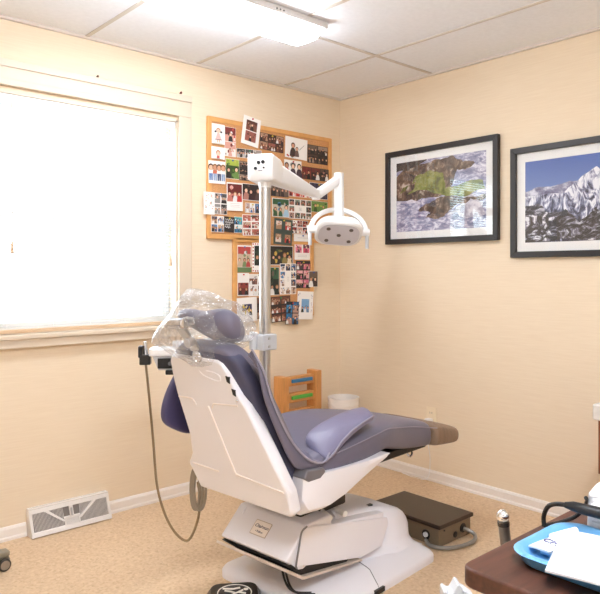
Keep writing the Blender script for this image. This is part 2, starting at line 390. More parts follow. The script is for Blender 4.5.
PAL = {
 'dark': ['2b2526', '3a3030', '4b3a36', '1f2226', '6b5a50', 'a08878'], 'grey': ['8f8a86', 'b9b4ae', '5a5654', '2f2c2b', 'd8d2cc', 'a09088'],
 'brown': ['7a4a38', '8d5a46', '5a352c', 'b08a72', '9a5a50', '3a2620'], 'red': ['c23a34', 'd95a50', '9a2a2a', 'e8b0a0', '6a2420', 'c87a6a'],
 'darkred': ['3a2424', '6a2a2a', '8a3a34', '241c1e', 'b0786a', '55403a'], 'redwhite': ['c84a42', 'f0e4dc', '7a3230', 'd8a090', 'f4ece6', '4a2c2a'],
 'brownred': ['8a4a40', 'c06a5a', 'e8ddd4', '5a3a34', 'c8a890', 'b04a44'], 'pink': ['d85070', 'e890a0', 'f4e8e6', 'a04058', '6a4a50', 'f0c8c8'],
 'jeans': ['f2ece6', 'efe6de'], 'green': ['5a7a30', '8a9a3a', 'a8b84a', '3a5228', 'c8b860', '6a8a48'], 'blue': ['3a5a8a', '5a8ab8', 'c8a888', '2a3a58', 'e8e0d8', '8a6a58'],
 'teal': ['3a8a90', '5ab0b0', 'e8ece8', '2a5a68', '4878a0'], 'bluewhite': ['4a6a9a', 'e8e6e4', '6a90b8', 'c0a090'], 'greenblue': ['4a7a4a', '6aa0c0', 'a8c8d8', '3a5a3a', 'c8b8a0'],
 'mixed': ['6a4a42', '8a9a8a', '3a3a42', 'b89080', '4a5a4a', 'a86a5a'], 'santa': ['c8443c', 'e8d8c8', 'b08868', 'd8b898'], 'greenwhite': ['7a8a60', 'c8b098', 'e8e4e0', '5a7048', 'b84a44'],
 'yellow': ['d8b838', 'b0a838', '3a3a58', 'e0d0a0'], 'yellowdark': ['c8a850', '2a2624', '8a7a48', '3a4a34', 'e0d0b0'], 'darkgreen': ['2a3a2c', '3a5a40', '1e2422', '6a5a50'],
 'pinkdark': ['d87088', '2a2428', 'e8b0b0', '4a3a40', 'c85a6a', '1e1c20'], 'bluedark': ['2a6a9a', '1c2028', '3a88b8', '2c2c34', 'b89080'], 'bluesky': ['7aa8d0', 'a8c8e0', '6a8aa8'],
 'night': ['4a4458', '3a3446', '5a5468'], 'pastel': ['f0d0cc', 'e8b8b4', 'c8d8c8', 'd8c0d0'], 'whitephoto': ['f2ece8', '6a4a44', 'e8e0da', '8a5a50'],
}
SKIN = ['e8b898', 'd8a080', 'f0c8a8', 'c89070']; HAIR = ['2a1c18', '4a3020', '8a6238', '1c1616']
def hexm(h): return mat('print_'+h, tuple(int(h[i:i+2], 16) for i in (0, 2, 4)), .45)
def disc(mb, cx, cz, rx, rz, y, m, n=10, half=False):
    if half: pts = [(cx+rx*math.cos(PI*i/n), y, cz+rz*math.sin(PI*i/n)) for i in range(n+1)]
    else: pts = [(cx+rx*math.cos(2*PI*i/n), y, cz+rz*math.sin(2*PI*i/n)) for i in range(n)]
    mb.poly(pts, m)
def person(mb, cx, z0, h, y, rng, cloth, legs=None):
    hr = h*.16
    if legs:
        for sx in (-1, 1): mb.poly([(cx+sx*h*.02, y, z0), (cx+sx*h*.12, y, z0), (cx+sx*h*.13, y, z0+h*.46), (cx, y, z0+h*.46)], legs)
        disc(mb, cx, z0+h*.42, h*.17, h*.32, y-.0001, cloth, half=True)
    else: disc(mb, cx, z0, h*.30, h*.68, y-.0001, cloth, half=True)
    disc(mb, cx, z0+h*.80, hr*1.25, hr*1.3, y-.0002, hexm(rng.choice(HAIR)))
    disc(mb, cx, z0+h*.76, hr*.9, hr, y-.0003, hexm(rng.choice(SKIN)))
def photo(mb, x0, x1, z0, z1, pal, rng, y, npeople=None):
    P = PAL[pal]; w, h = x1-x0, z1-z0
    mb.poly([(x0, y, z0), (x1, y, z0), (x1, y, z1), (x0, y, z1)], hexm(rng.choice(P)))
    hz = z0+h*rng.uniform(.45, .75)
    mb.poly([(x0, y-.0001, z0), (x1, y-.0001, z0), (x1, y-.0001, hz), (x0, y-.0001, hz)], hexm(rng.choice(P)))
    for _ in range(9):
        a, b_ = rng.uniform(.03, .13)*w+.001, rng.uniform(.03, .13)*h+.001
        disc(mb, rng.uniform(x0+a, x1-a), rng.uniform(z0+b_, z1-b_), a, b_, y-.0002, hexm(rng.choice(P)), 7)
    n = npeople if npeople is not None else max(1, min(5, int(w/h*1.9+rng.random()*1.4)))
    for i in range(n):
        cx = x0+w*(i+.5)/n+rng.uniform(-.05, .05)*w; hh = min(h*rng.uniform(.5, .8), w/n*1.7)
        person(mb, cx, z0, hh, y-.0003-.0005*i/ max(n, 1), rng, hexm(rng.choice(P+['e8e4e0', '2a2628'])))
def make_card(cx, cz, w, h, rot, layer, kind, pal, grid, label):
    rng = random.Random(label); mb = MB(); g = grid; W, Hh = w/2, h/2
    paper = hexm('f4efe9')
    if pal in ('santa',): paper = hexm('48524a')
    elif kind == 'script' or (kind == 'col' and ('dark' in pal or pal in ('brown',))): paper = hexm('332a28')
    mb.box(-W, W, -.001, 0, -Hh, Hh, paper); y = -.0013
    m = .06*min(w, h)
    if kind == 'col':
        for i in range(g[0]):
            for j in range(g[1]):
                a, b_ = -W+w*j/g[1]+m/2, -W+w*(j+1)/g[1]-m/2; c, d_ = -Hh+h*i/g[0]+m/2, -Hh+h*(i+1)/g[0]-m/2
                photo(mb, a, b_, c, d_, pal, rng, y)
    elif kind in ('stack', 'four'):
        mm = .1*w if kind == 'four' else .02*w
        for i in range(g[0]):
            for j in range(g[1]):
                photo(mb, -W+w*j/g[1]+mm, -W+w*(j+1)/g[1]-mm, -Hh+h*i/g[0]+mm, -Hh+h*(i+1)/g[0]-mm, pal, rng, y, 1)
    elif kind == 'mat2':
        for i in (0, 1): photo(mb, -W*.62, W*.62, -Hh*.72+i*Hh*.76, -Hh*.72+i*Hh*.76+Hh*.70, pal, rng, y, 1)
    elif kind in ('mat1', 'mat1f'):
        photo(mb, -W*.48, W*.48, -Hh*.5, Hh*.45, pal, rng, y, 3)
        if kind == 'mat1f':
            for k in range(22):
                a = rng.choice((-1, 1)); disc(mb, a*W*rng.uniform(.72, .9), Hh*rng.uniform(-.9, .9), .004, .004, y, hexm(rng.choice(['b0a8b0', '8a8a98', 'c8a8a8'])), 6)
    elif kind == 'people':
        n = 4 if pal in ('jeans', 'yellowdark') else (2 if w < h else 3)
        if pal in ('jeans', 'pink'):
            for i in range(n):
                person(mb, -W*.72+w*.72*i/(n-1), -Hh*.75, h*.74, y-.0003*i, rng, hexm(rng.choice(['f0e6de', 'e8cabb', 'c86a50', 'f4efe9'] if pal == 'jeans' else ['d8405f', 'e05a74', '4a3a44'])), hexm(rng.choice(['2c4a80', '4a70a8', '8aa0c0', '283a60'])) if pal == 'jeans' else None)
            if pal == 'pink': disc(mb, 0, Hh*.55, W*.35, Hh*.25, y, hexm('a8a098'))
        else: photo(mb, -W+m/2, W-m/2, -Hh+m/2, Hh-m/2, pal, rng, y, n)
    elif kind == 'family':
        photo(mb, -W*.9, W*.9, -Hh*(.35 if pal == 'red' else .6), Hh*.9, pal, rng, y, 3)
        if pal == 'red':
            for k in range(3): mb.box(-W*.6, W*.6, y-.0002, y, -Hh*(.5+.12*k), -Hh*(.5+.12*k)+.002, hexm('c8b8b0'))
        else: mb.poly([(-W, y, -Hh), (W, y, -Hh), (W, y, -Hh*.62), (-W, y, -Hh*.62)], hexm('6a8056'))
    elif kind == 'photo': photo(mb, -W+m/3, W-m/3, -Hh+m/3, Hh-m/3, pal, rng, y, 0 if pal == 'night' else 2)
    elif kind == 'couple':
        for k, (px, hh) in enumerate(((-.3, 1.3), (.05, .95))): person(mb, W*px, -Hh*.8, Hh*hh, y-.0006*k, rng, hexm('3a2c2c' if k == 0 else '6a5450'))
        mb.poly([(W*.25, y, -Hh*.1), (W*.7, y, Hh*.45), (W*.72, y, Hh*.42), (W*.28, y, -Hh*.14)], hexm('8a8480'))
        for k in range(8): disc(mb, W*rng.uniform(-.8, -.1), -Hh*rng.uniform(.72, .9), .008, .005, y, hexm(rng.choice(['b84a44', '6a7a5a', 'c8a8a0'])), 7)
    elif kind == 'draw':
        big = h > .1
        if big:
            mb.poly([(-W*.45, y, -Hh*.55), (W*.5, y, -Hh*.55), (W*.15, y, Hh*.1), (-W*.15, y, Hh*.1)], hexm('f0bcb4'))
            mb.box(-W*.5, W*.55, y-.0003, y, -Hh*.6, -Hh*.52, hexm('8a6a72'))
            for sx in (-1, 1): disc(mb, sx*W*.45, Hh*.22, W*.16, Hh*.1, y-.0001, hexm('2c2630')); mb.box(sx*W*.15-.004, sx*W*.15+.004, y-.0003, y, -Hh*.85, -Hh*.6, hexm('e8b898'))
        disc(mb, 0, Hh*.36 if big else 0, W*.34, Hh*(.26 if big else .5), y-.0002, hexm('b87a5a')); disc(mb, 0, Hh*.3 if big else -.005, W*.27, Hh*(.22 if big else .42), y-.0004, hexm('f2c8ae'))
        if not big: mb.box(-W*.2, W*.2, y-.0006, y, -Hh*.9, -Hh*.45, hexm('d86a60'))
        mb.box(-W*.7, W*.7, y-.0002, y, -Hh*.95, -Hh*.92, hexm('6a7a6a'))
    elif kind == 'floral':
        for k in range(26): disc(mb, W*rng.uniform(-.8, .8), Hh*rng.uniform(-.85, .85), .004, .003, y-.00001*k, hexm(rng.choice(['8a9a80', 'e8a078', 'c87a6a', 'a8b8a8', 'd8c8a0'])), 6)
    elif kind == 'script':
        for k in range(4):
            pts = [(-W*.75+w*.75*i/14, y, Hh*(.6-.32*k)+.006*math.sin(i*1.9+k*2)+.004*math.sin(i*3.1)) for i in range(15 if k < 2 else 10)]
            mb.tube(pts, .0016, 4, hexm('e8e4de'))
    elif kind == 'ring':
        for i in range(g[0]):
            for j in range(g[1]):
                if 0 < i < g[0]-1 and 0 < j < g[1]-1: continue
                photo(mb, -W+w*j/g[1]+m/2, -W+w*(j+1)/g[1]-m/2, -Hh+h*i/g[0]+m/2, -Hh+h*(i+1)/g[0]-m/2, pal, rng, y, 1)
        for k in range(3): mb.box(-W*.12, W*.12, y-.0002, y, Hh*(.1-.12*k), Hh*(.1-.12*k)+.0018, hexm('9a9590'))
    elif kind == 'border':
        n = 9
        for k in range(n):
            for sx in (-1, 1): disc(mb, sx*W*.88, -Hh*.9+h*.9*k/(n-1), .005, .005, y, hexm('b8403a'), 8)
        for k in range(1, 6):
            for sz in (-1, 1): disc(mb, -W*.88+w*.88*k/6, sz*Hh*.92, .005, .005, y, hexm('b8403a'), 8)
        photo(mb, -W*.72, W*.72, -Hh*.55, Hh*.8, 'darkgreen', rng, y, 2)
    elif kind == 'tophalf': photo(mb, -W*.9, W*.9, -Hh*.92, Hh*.15, pal, rng, y, 2)
    elif kind == 'botwhite':
        for j in (0, 1): photo(mb, -W+w*j/2+m, -W+w*(j+1)/2-m, -Hh*.15, Hh*.9, pal, rng, y, 1)
        for k in range(2): mb.box(-W*.6, W*.6, y-.0002, y, -Hh*(.45+.2*k), -Hh*(.45+.2*k)+.0018, hexm('a8a0a0'))
    elif kind == 'blank':
        mb.box(-W*.6, W*.6, y-.0002, y, -.002, .001, hexm('c8c0b8'))
    o = mb.build('photo_card', None, None, smooth=False)
    o.location = (cx, (-.0142-.0026*layer) if layer < 2 else (-.0205-.0026*(layer-2)), cz); o.rotation_euler = (0, R(-rot), 0)
    tag(o, label, 'photo card', 'photo cards pinned on the upper cork board' if cz > 1.45 else 'photo cards pinned on the lower cork board')
    if rng.random() < .4 and kind not in ('ring',):
        c = rng.choice([(200, 50, 44), (40, 130, 80), (60, 90, 160), (220, 190, 60)])
        s = MB(); s.cyl((0, -.0022, Hh-.01), (0, -.006, Hh-.01), .0045, .003, 8); s.ell((0, -.008, Hh-.01), (.005, .003, .005), n=8, k=5)
        s.build('pin', mat('pin_%d_%d' % c[:2], c, .35), o)
for c_ in CARDS: make_card(*c_)

# ------------------------------------------------------------------ framed pictures
def jag(poly, amp, it=3, seed=1):
    rng = random.Random(seed); P = list(poly)
    for k in range(it):
        Q = []
        for i, a in enumerate(P):
            b_ = P[(i+1) % len(P)]; Q.append(a)
            dx, dz = b_[0]-a[0], b_[1]-a[1]; t = rng.uniform(-amp, amp)
            Q.append(((a[0]+b_[0])/2-dz*t, (a[1]+b_[1])/2+dx*t))
        P = Q
    return P
def clipr(P, w, h): return [(max(-w, min(w, x)), max(-h, min(h, z))) for x, z in P]
def splotch(name, cols, scale, stretch=(1, 1, 1), rot=0, detail=8, dist=0, grad=None):
    """printed pattern: several flat inks broken up by noise"""
    m = bpy.data.materials.new(name); m.use_nodes = True; nt = m.node_tree; n = nt.nodes; b = n['Principled BSDF']
    b.inputs['Roughness'].default_value = .5
    tc = n.new('ShaderNodeTexCoord'); mp = n.new('ShaderNodeMapping'); mp.inputs['Scale'].default_value = stretch; mp.inputs['Rotation'].default_value = (rot, 0, 0)
    nz = n.new('ShaderNodeTexNoise'); nz.inputs['Scale'].default_value = scale; nz.inputs['Detail'].default_value = detail; nz.inputs['Distortion'].default_value = dist; nz.inputs['Roughness'].default_value = .62
    cr = n.new('ShaderNodeValToRGB'); e = cr.color_ramp.elements
    for i, (p, c) in enumerate(cols):
        x = e[i] if i < 2 else e.new(p)
        x.position = p; x.color = srgb(*c)
    nt.links.new(tc.outputs['Object'], mp.inputs[0]); nt.links.new(mp.outputs[0], nz.inputs['Vector'])
    src = nz.outputs['Fac']
    if grad:
        sx = n.new('ShaderNodeSeparateXYZ'); nt.links.new(tc.outputs['Object'], sx.inputs[0])
        ma = n.new('ShaderNodeMath'); ma.operation = 'MULTIPLY_ADD'; ma.inputs[1].default_value = grad; nt.links.new(sx.outputs['Z'], ma.inputs[0]); nt.links.new(src, ma.inputs[2]); src = ma.outputs[0]
    nt.links.new(src, cr.inputs[0]); nt.links.new(cr.outputs[0], b.inputs['Base Color'])
    return m
PGLASS = clear_glass('picture_glass', 1.65, (.88, 1, .95, 1))
FRAME = mat('black_frame', (38, 33, 31), .4)
def picture(y0, y1, z0, z1, lab, tilt=0):
    """hung on the right wall; local x runs to the viewer's right (world -y)"""
    t = thing('framed_picture', lab, 'framed picture', (0, (y0+y1)/2, (z0+z1)/2)); w, h = (y0-y1)/2, (z1-z0)/2
    t.rotation_euler = (0, 0, -PI/2)
    f = .032; s = MB()
    for sz in (-1, 1): s.prism([(-w, sz*h), (w, sz*h), (w-f, sz*(h-f)), (-w+f, sz*(h-f))], -.030, -.001)
    for sx in (-1, 1): s.prism([(sx*w, -h), (sx*w, h), (sx*(w-f), h-f), (sx*(w-f), -h+f)], -.030, -.001)
    flat('frame', s, FRAME, t, bevel=.003)
    flat('mat_board', MB().box(-w+.01, w-.01, -.012, -.004, -h+.01, h-.01), mat('mat_board', (240, 238, 236), .8), t)
    flat('glass', MB().box(-w+f-.004, w-f+.004, -.0185, -.0175, -h+f-.004, h-f+.004), PGLASS, t)
    return t, w, h
def layer(mb, P, y, m): mb.poly([(x, y, z) for x, z in P], m)
# coast and golf green
t, w, h = picture(-.432, -1.239, 1.426, 2.008, 'black framed coastal photograph with green headland, left of the two pictures')
a, b_ = .322, .215; s = MB()
sea = splotch('print_sea', [(.36, (112, 112, 144)), (.48, (150, 148, 178)), (.56, (196, 192, 210)), (.66, (232, 230, 238))], 18, (1, 1, 2.4), dist=.9)
rock = splotch('print_rock', [(.34, (52, 40, 38)), (.5, (98, 76, 66)), (.58, (138, 112, 96)), (.66, (196, 180, 168))], 22, dist=.8)
turf = splotch('print_turf', [(.38, (84, 84, 44)), (.5, (122, 126, 54)), (.64, (158, 156, 98))], 16, dist=.5)
tree = splotch('print_trees', [(.4, (46, 40, 38)), (.6, (86, 74, 66))], 40)
foam = splotch('print_foam', [(.42, (170, 164, 182)), (.55, (226, 222, 230))], 25)
y = -.0125
layer(s, [(-a, -b_), (a, -b_), (a, b_), (-a, b_)], y, sea)
L = [(rock, [(-.322, .13), (-.1, .19), (.02, .20), (.09, .215), (.17, .17), (.13, .13), (.10, .05), (.0, -.02), (-.16, -.03), (-.322, -.02)], .12),
     (turf, [(-.30, .02), (-.27, .06), (-.20, .07), (-.17, .12), (-.06, .145), (.03, .12), (.05, .03), (.02, -.005), (-.1, .03), (-.22, .015), (-.28, .0)], .1),
     (turf, [(.0, .0), (.15, .04), (.3, .05), (.322, .0), (.2, -.03), (.08, -.02)], .1),
     (rock, [(-.322, .02), (-.24, .05), (-.16, .10), (-.19, .04), (-.322, -.02)], .15),
     (tree, [(-.322, .215), (-.322, .16), (-.15, .185), (-.08, .215)], .1),
     (rock, [(.08, .19), (.18, .17), (.25, .15), (.16, .125), (.06, .14)], .2),
     (rock, [(-.15, -.09), (-.06, -.05), (.08, -.02), (.2, -.035), (.322, -.03), (.322, -.05), (.14, -.07), (.06, -.12), (-.02, -.15), (-.10, -.14), (-.06, -.11)], .15),
     (foam, [(-.322, -.02), (-.2, -.03), (-.1, -.02), (-.14, -.06), (-.322, -.05)], .2),
     (foam, [(.06, -.13), (.15, -.08), (.3, -.07), (.322, -.14), (.2, -.16)], .2)]
for i, (m, P, am) in enumerate(L): layer(s, clipr(jag(P, am, 3, i), a, b_), y-.0002*(i+1), m)
flat('print', s, None, t)
# snowy mountain
t, w, h = picture(-1.314, -2.118, 1.328, 1.912, 'black framed photograph of a snowy mountain, right of the coastal picture')
a, b_ = .322, .213; s = MB()
sky = splotch('print_sky', [(.0, (152, 172, 216)), (1, (62, 92, 166))], 2, detail=1, grad=2.2)
for nd in sky.node_tree.nodes:
    if nd.type == 'TEX_NOISE': nd.inputs['Scale'].default_value = .2
far = splotch('print_far_range', [(.35, (86, 82, 116)), (.52, (136, 134, 162)), (.66, (216, 216, 228))], 20, (1, 1, 1.6))
mtn = splotch('print_mountain', [(.36, (44, 42, 58)), (.44, (84, 84, 112)), (.5, (150, 152, 180)), (.58, (236, 236, 242))], 14, (1.3, 1, .75), rot=0, dist=2.2, grad=.7)
val = splotch('print_valley', [(.42, (40, 34, 36)), (.50, (66, 58, 60)), (.56, (126, 120, 138)), (.62, (232, 230, 236))], 13, (.8, 1, 1.5), dist=2.2)
layer(s, [(-a, -b_), (a, -b_), (a, b_), (-a, b_)], -.0125, sky)
layer(s, clipr(jag([(-a, .055), (-.25, .075), (-.18, .07), (-.08, .09), (0, .08), (.1, .06), (a, .06), (a, -.05), (-a, -.05)], .07, 3, 3), a, b_), -.0127, far)
layer(s, clipr(jag([(-a, .03), (-.2, .035), (-.12, .03), (-.05, .08), (.02, .125), (.055, .148), (.075, .13), (.12, .115), (.2, .05), (a, .04), (a, -b_), (-a, -b_)], .06, 4, 5), a, b_), -.0129, mtn)
layer(s, clipr(jag([(-a, -.02), (-.25, -.01), (-.2, -.06), (-.1, -.05), (-.03, -.12), (.05, -.05), (.12, -.09), (.2, -.04), (a, -.06), (a, -b_), (-a, -b_)], .1, 4, 8), a, b_), -.0131, val)
flat('print', s, None, t)

# ------------------------------------------------------------------ floor vent on the baseboard
t = thing('floor_vent', 'white angled baseboard heating vent with louvres under the window', 'vent', (-1.913, 0, 0))
hw = .2; prof = [(0, 0), (-.072, 0), (-.074, .012), (-.030, .122), (0, .127)]
VENT = mat('vent_enamel', (232, 226, 220), .4); DARKV = mat('vent_shadow', (128, 120, 114), .8)
s = MB()
for x0, x1 in ((-hw, -hw+.014), (hw-.014, hw)): s.rings([[(x, p[0], p[1]) for p in prof] for x in (x0, x1)])
def fp(u, v, off=0):   # face coords: u along x, v 0..1 up the sloping face
    return (u, -.073+.043*v-.93*off, .014+.106*v-.37*off)
def fbar(mb, P, th=.003, sink=0): mb.rings([[fp(u, v, -.004) for u, v in P], [fp(u, v, th) for u, v in P]])
fbar(s, [(-hw, -.08), (hw, -.08), (hw, .1), (-hw, .1)]); fbar(s, [(-hw, .86), (hw, .86), (hw, 1.0), (-hw, 1.0)])
s.box(-hw, hw, -.031, 0, .121, .127)
flat('body', s, VENT, t, bevel=.0015)
flat('back_plate', MB().rings([[fp(u, v, -.02) for u, v in ((-hw+.01, -.05), (hw-.01, -.05), (hw-.01, 1), (-hw+.01, 1))], [fp(u, v, -.008) for u, v in ((-hw+.01, -.05), (hw-.01, -.05), (hw-.01, 1), (-hw+.01, 1))]]), DARKV, t)
s = MB()
for sx in (-1, 1):
    fbar(s, [(sx*.036, .3), (sx*.046, .3), (sx*.135, .9), (sx*.118, .9)], .004)
    fbar(s, [(sx*.03, .08), (sx*.038, .08), (sx*.038, .42), (sx*.03, .42)], .004)
fbar(s, [(-.04, .36), (.04, .36), (.04, .44), (-.04, .44)], .004); fbar(s, [(-.009, .4), (.009, .4), (.009, .9), (-.009, .9)], .006)
n = 60
for i in range(n):
    u = -hw+.02+(2*hw-.04)*i/(n-1)
    if abs(u) < .034: continue
    du = .004 if u > 0 else -.004
    fbar(s, [(u, .08), (u+.0016, .08), (u+.0016+du, .9), (u+du, .9)], .0012)
for k in range(5): fbar(s, [(-.03, .12+.05*k), (.03, .12+.05*k), (.03, .14+.05*k), (-.03, .14+.05*k)], .001)
flat('grille', s, VENT, t)
flat('lever', MB().rings([[fp(u, v, .004) for u, v in ((-.004, .5), (.004, .5), (.004, .8), (-.004, .8))], [fp(u, v, .012) for u, v in ((-.004, .5), (.004, .5), (.004, .8), (-.004, .8))]]), STEEL, t)

# ------------------------------------------------------------------ outlet, plug
t = thing('wall_outlet', 'cream wall outlet plate on the right wall above the baseboard', 'outlet', (0, -.776, .385), -PI/2)
IV = mat('ivory_plastic', (240, 222, 192), .4)
flat('cover_plate', MB().box(-.036, .036, -.006, 0, -.058, .058), IV, t, bevel=.003)
for zz in (.022, -.022):
    s = MB(); s.prism(rrect(-.016, .016, zz-.014, zz+.014, .008), -.009, -.005); so = s.build('socket', IV, t)
    flat('slot', MB().box(-.008, -.006, -.0095, -.0085, zz-.004, zz+.006).box(.006, .008, -.0095, -.0085, zz-.004, zz+.006), BLACK, so)
t = thing('power_adapter', 'small white power adapter plugged into the wall outlet', 'adapter', (0, -.776, .355), -PI/2)
flat('body', MB().box(-.02, .02, -.05, -.010, -.028, .022), WHITE, t, bevel=.006)
s = MB(); s.tube(smoothpath([(0, -.045, -.028), (0, -.045, -.1), (.01, -.03, -.22), (-.02, -.03, -.345), (-.2, -.03, -.350)], 6), .002, 6); s.build('cable', WHITE, t)

# ------------------------------------------------------------------ wooden rack and bin in the corner
t = thing('wooden_rack', 'orange wooden rack with blue and green inset rails beside the lamp pole', 'rack', (-.478, -.10, 0), R(2))
for x in (-.142, .142): flat('post', MB().box(x-.024, x+.024, -.05, .04, 0, .61 if x < 0 else .625), WOODO, t, bevel=.004)
for k, (zz, cc) in enumerate(((.575, (52, 122, 168)), (.472, (88, 178, 72)), (.369, (52, 122, 168)), (.13, None))):
    rail = flat('rail', MB().box(-.119, .119, -.028, .012, zz-.03, zz+.028), WOODO, t, bevel=.004)
    if cc: flat('inset_bar', MB().box(-.078, .10, -.036, -.02, zz-.010, zz+.012), mat('inset_%d' % cc[0], cc, .5), rail, bevel=.003)
t = thing('waste_bin', 'round white waste bin standing in the room corner', 'bin', (-.205, -.235, 0))
MB().lathe([(.085, 0), (.088, .004), (.099, .445), (.101, .447), (.101, .453), (.097, .453), (.095, .44), (.084, .01), (.0005, .008)], 40, cap=False).build('bucket', mat('bin_white', (238, 230, 222), .4), t, ang=40)
MB().lathe([(.0985, .405), (.1005, .407), (.1005, .412), (.0985, .414)], 40, cap=False).build('rim_band', mat('bin_white', (238, 230, 222), .4), t)

# ------------------------------------------------------------------ utility box on the floor
t = thing('utility_box', 'low brown metal utility box on the floor with dark lid', 'box', (-.65, -1.2, 0))
BR = mat('brown_metal', (128, 112, 92), .4, .3)
flat('body', MB().box(-.125, .125, -.2, .2, .004, .088), BR, t, bevel=.003)
flat('lid', MB().box(-.134, .134, -.212, .212, .086, .106), mat('dark_brown_lid', (54, 38, 28), .32), t, bevel=.006)
for p0, p1, r in (((.06, -.2005, .048), (.06, -.203, .048), .022), ((.0, -.2005, .032), (.0, -.203, .032), .014), ((-.085, -.2005, .072), (-.085, -.203, .072), .004)):
    MB().cyl(p0, p1, r, n=20).build('port', BLACK, t)
MB().cyl((-.1255, -.13, .045), (-.128, -.13, .045), .022, n=20).build('port', BLACK, t)
MB().cyl((-.126, -.13, .045), (-.135, -.13, .045), .012, n=12).build('plug', GREYP, t)
MB().tube(smoothpath([(-.128, -.13, .02), (-.15, -.17, .012), (-.12, -.235, .012), (-.04, -.27, .012), (.04, -.275, .014), (.085, -.25, .022), (.08, -.22, .036), (.06, -.203, .045)], 8), .009, 10).build('conduit', mat('grey_conduit', (150, 146, 140), .35, .4), t)

# ------------------------------------------------------------------ counter at the right edge
t = thing('counter_cabinet', 'wood sided counter with pale worktop at the right edge', 'counter', (0, 0, 0))
flat('worktop', MB().box(-.62, -.002, -3.2, -2.027, .664, .728), mat('pale_stone', (214, 208, 200), .5, var=.06, vscale=50), t, bevel=.008)
flat('side_panel', MB().box(-.60, -.01, -3.19, -2.043, .45, .664), mat('brown_panel', (126, 70, 40), .45, var=.2, vscale=4, stretch=(10, 10, 1)), t)
flat('lower_cabinet', MB().box(-.60, -.01, -3.19, -2.05, 0, .448), mat('tan_panel', (150, 98, 62), .5, var=.15, vscale=4, stretch=(10, 10, 1)), t, bevel=.003)

# ------------------------------------------------------------------ stool at the left edge (only a caster shows)
t = thing('rolling_stool', 'caster footed base of a rolling stool at the left edge', 'stool', (-2.622, -.335, 0))
GR = mat('grey_metal', (150, 146, 132), .35, .5)
for k in range(5):
    a = R(4+72*k); ca, sa = math.cos(a), math.sin(a); T = Matrix.Rotation(a, 4, 'Z')
    s = MB(); s.prism([(.0, .062), (.325, .062), (.325, .082), (.0, .10)], -.022, .022, T=T); leg = flat('base_arm', s, GR, t, bevel=.004)
    for sy in (-1, 1):
        wh = MB().cyl((.305, sy*.006, .026), (.305, sy*.022, .026), .026, n=24, T=T).build('wheel', mat('caster_rubber', (66, 60, 54), .5), t, bevel=.003)
        MB().cyl((.305, sy*.022, .026), (.305, sy*.024, .026), .019, n=20, T=T).build('hubcap', mat('caster_hub', (146, 132, 116), .4), wh)
    MB().prism([(.280, .04), (.285, .056), (.325, .056), (.333, .04), (.328, .034), (.285, .034)], -.005, .005, T=T).build('fork', GR, leg)
MB().cyl((0, 0, .08), (0, 0, .45), .02, n=20).build('column', CHROME, t)
MB().lathe([(.02, .45), (.17, .455), (.18, .48), (.17, .52), (.02, .53)], 32).build('seat', UPH, t)
# ------------------------------------------------------------------ dental chair  (local x towards the feet, local y towards the window)
CH_LOC = (-1.25, -1.2, 0); CH_R = R(5.5)
chair = thing('dental_chair', 'white and slate purple dental treatment chair facing the right wall', 'dental chair', CH_LOC, CH_R)
# base plate
s = MB()
foot = []
def plate(x0, x1, hw, r):
    return rrect(x0, x1, -hw, hw, r, 6)
s.rings([[(x, y, 0) for x, y in plate(-.40, .37, .30, .07)], [(x, y, .022) for x, y in plate(-.40, .37, .30, .07)],
         [(x, y, .034) for x, y in plate(-.392, .362, .292, .066)], [(x, y, .055) for x, y in plate(-.36, .345, .22, .06)]])
bp = s.build('base_plate', SHELL, chair, ang=50)
MB().tube([(.0, -.14, .0555), (-.02, -.20, .0556), (-.03, -.22, .0555), (-.075, -.2905, .035), (-.078, -.301, .018)], .0018, 6).build('cover_seam', mat('seam_grey', (120, 118, 120), .5), bp)
flat('edge_latch', MB().box(-.11, -.05, -.308, -.296, .008, .026), BLACK, bp)
# front housing: flows from the plate up to a rounded top
s = MB(); rr = []
for x, hwt, top, hwb in ((-.12, .122, .285, .122), (.0, .122, .266, .14), (.10, .126, .250, .185), (.150, .130, .240, .205), (.168, .145, .238, .218), (.185, .166, .235, .224), (.25, .168, .220, .228), (.30, .165, .198, .230), (.335, .158, .162, .228), (.352, .150, .10, .222), (.358, .146, .05, .218)):
    h0 = .045
    def zz(f): return h0+(top-h0)*f
    rr.append([(x, -hwb, h0), (x, -hwt-(hwb-hwt)*.35, zz(.12)), (x, -hwt-.004, zz(.3)), (x, -hwt, zz(.72)), (x, -hwt*.93, zz(.93)), (x, -hwt*.75, zz(1)), (x, 0, zz(1.02)),
               (x, hwt*.75, zz(1)), (x, hwt*.93, zz(.93)), (x, hwt, zz(.72)), (x, hwt+.004, zz(.3)), (x, hwt+(hwb-hwt)*.35, zz(.12)), (x, hwb, h0)])
fh = s.rings(rr).build('front_housing', SHELL, chair, ang=60)
flat('switch_slot', MB().box(.12, .15, -.10, -.085, .238, .246), BLACK, fh)
MB().ell((.20, -.19, .062), (.006, .006, .006)).build('screw_cap', SHELL, fh)
# lift arm cover (side panels) between rear body and front housing
s = MB(); pl_ = [(-.405, .172), (-.372, .29), (-.35, .302), (.165, .202), (.175, .17), (.125, .088), (-.02, .086)]
s.prism(pl_, -.166, -.158); s.prism(pl_, .158, .166)
s.prism([(-.37, .18), (-.34, .285), (.15, .225), (.12, .09), (-.02, .09)], -.158, .158)
s.build('lift_arm_cover', SHELL, chair, bevel=.012, smooth=True)
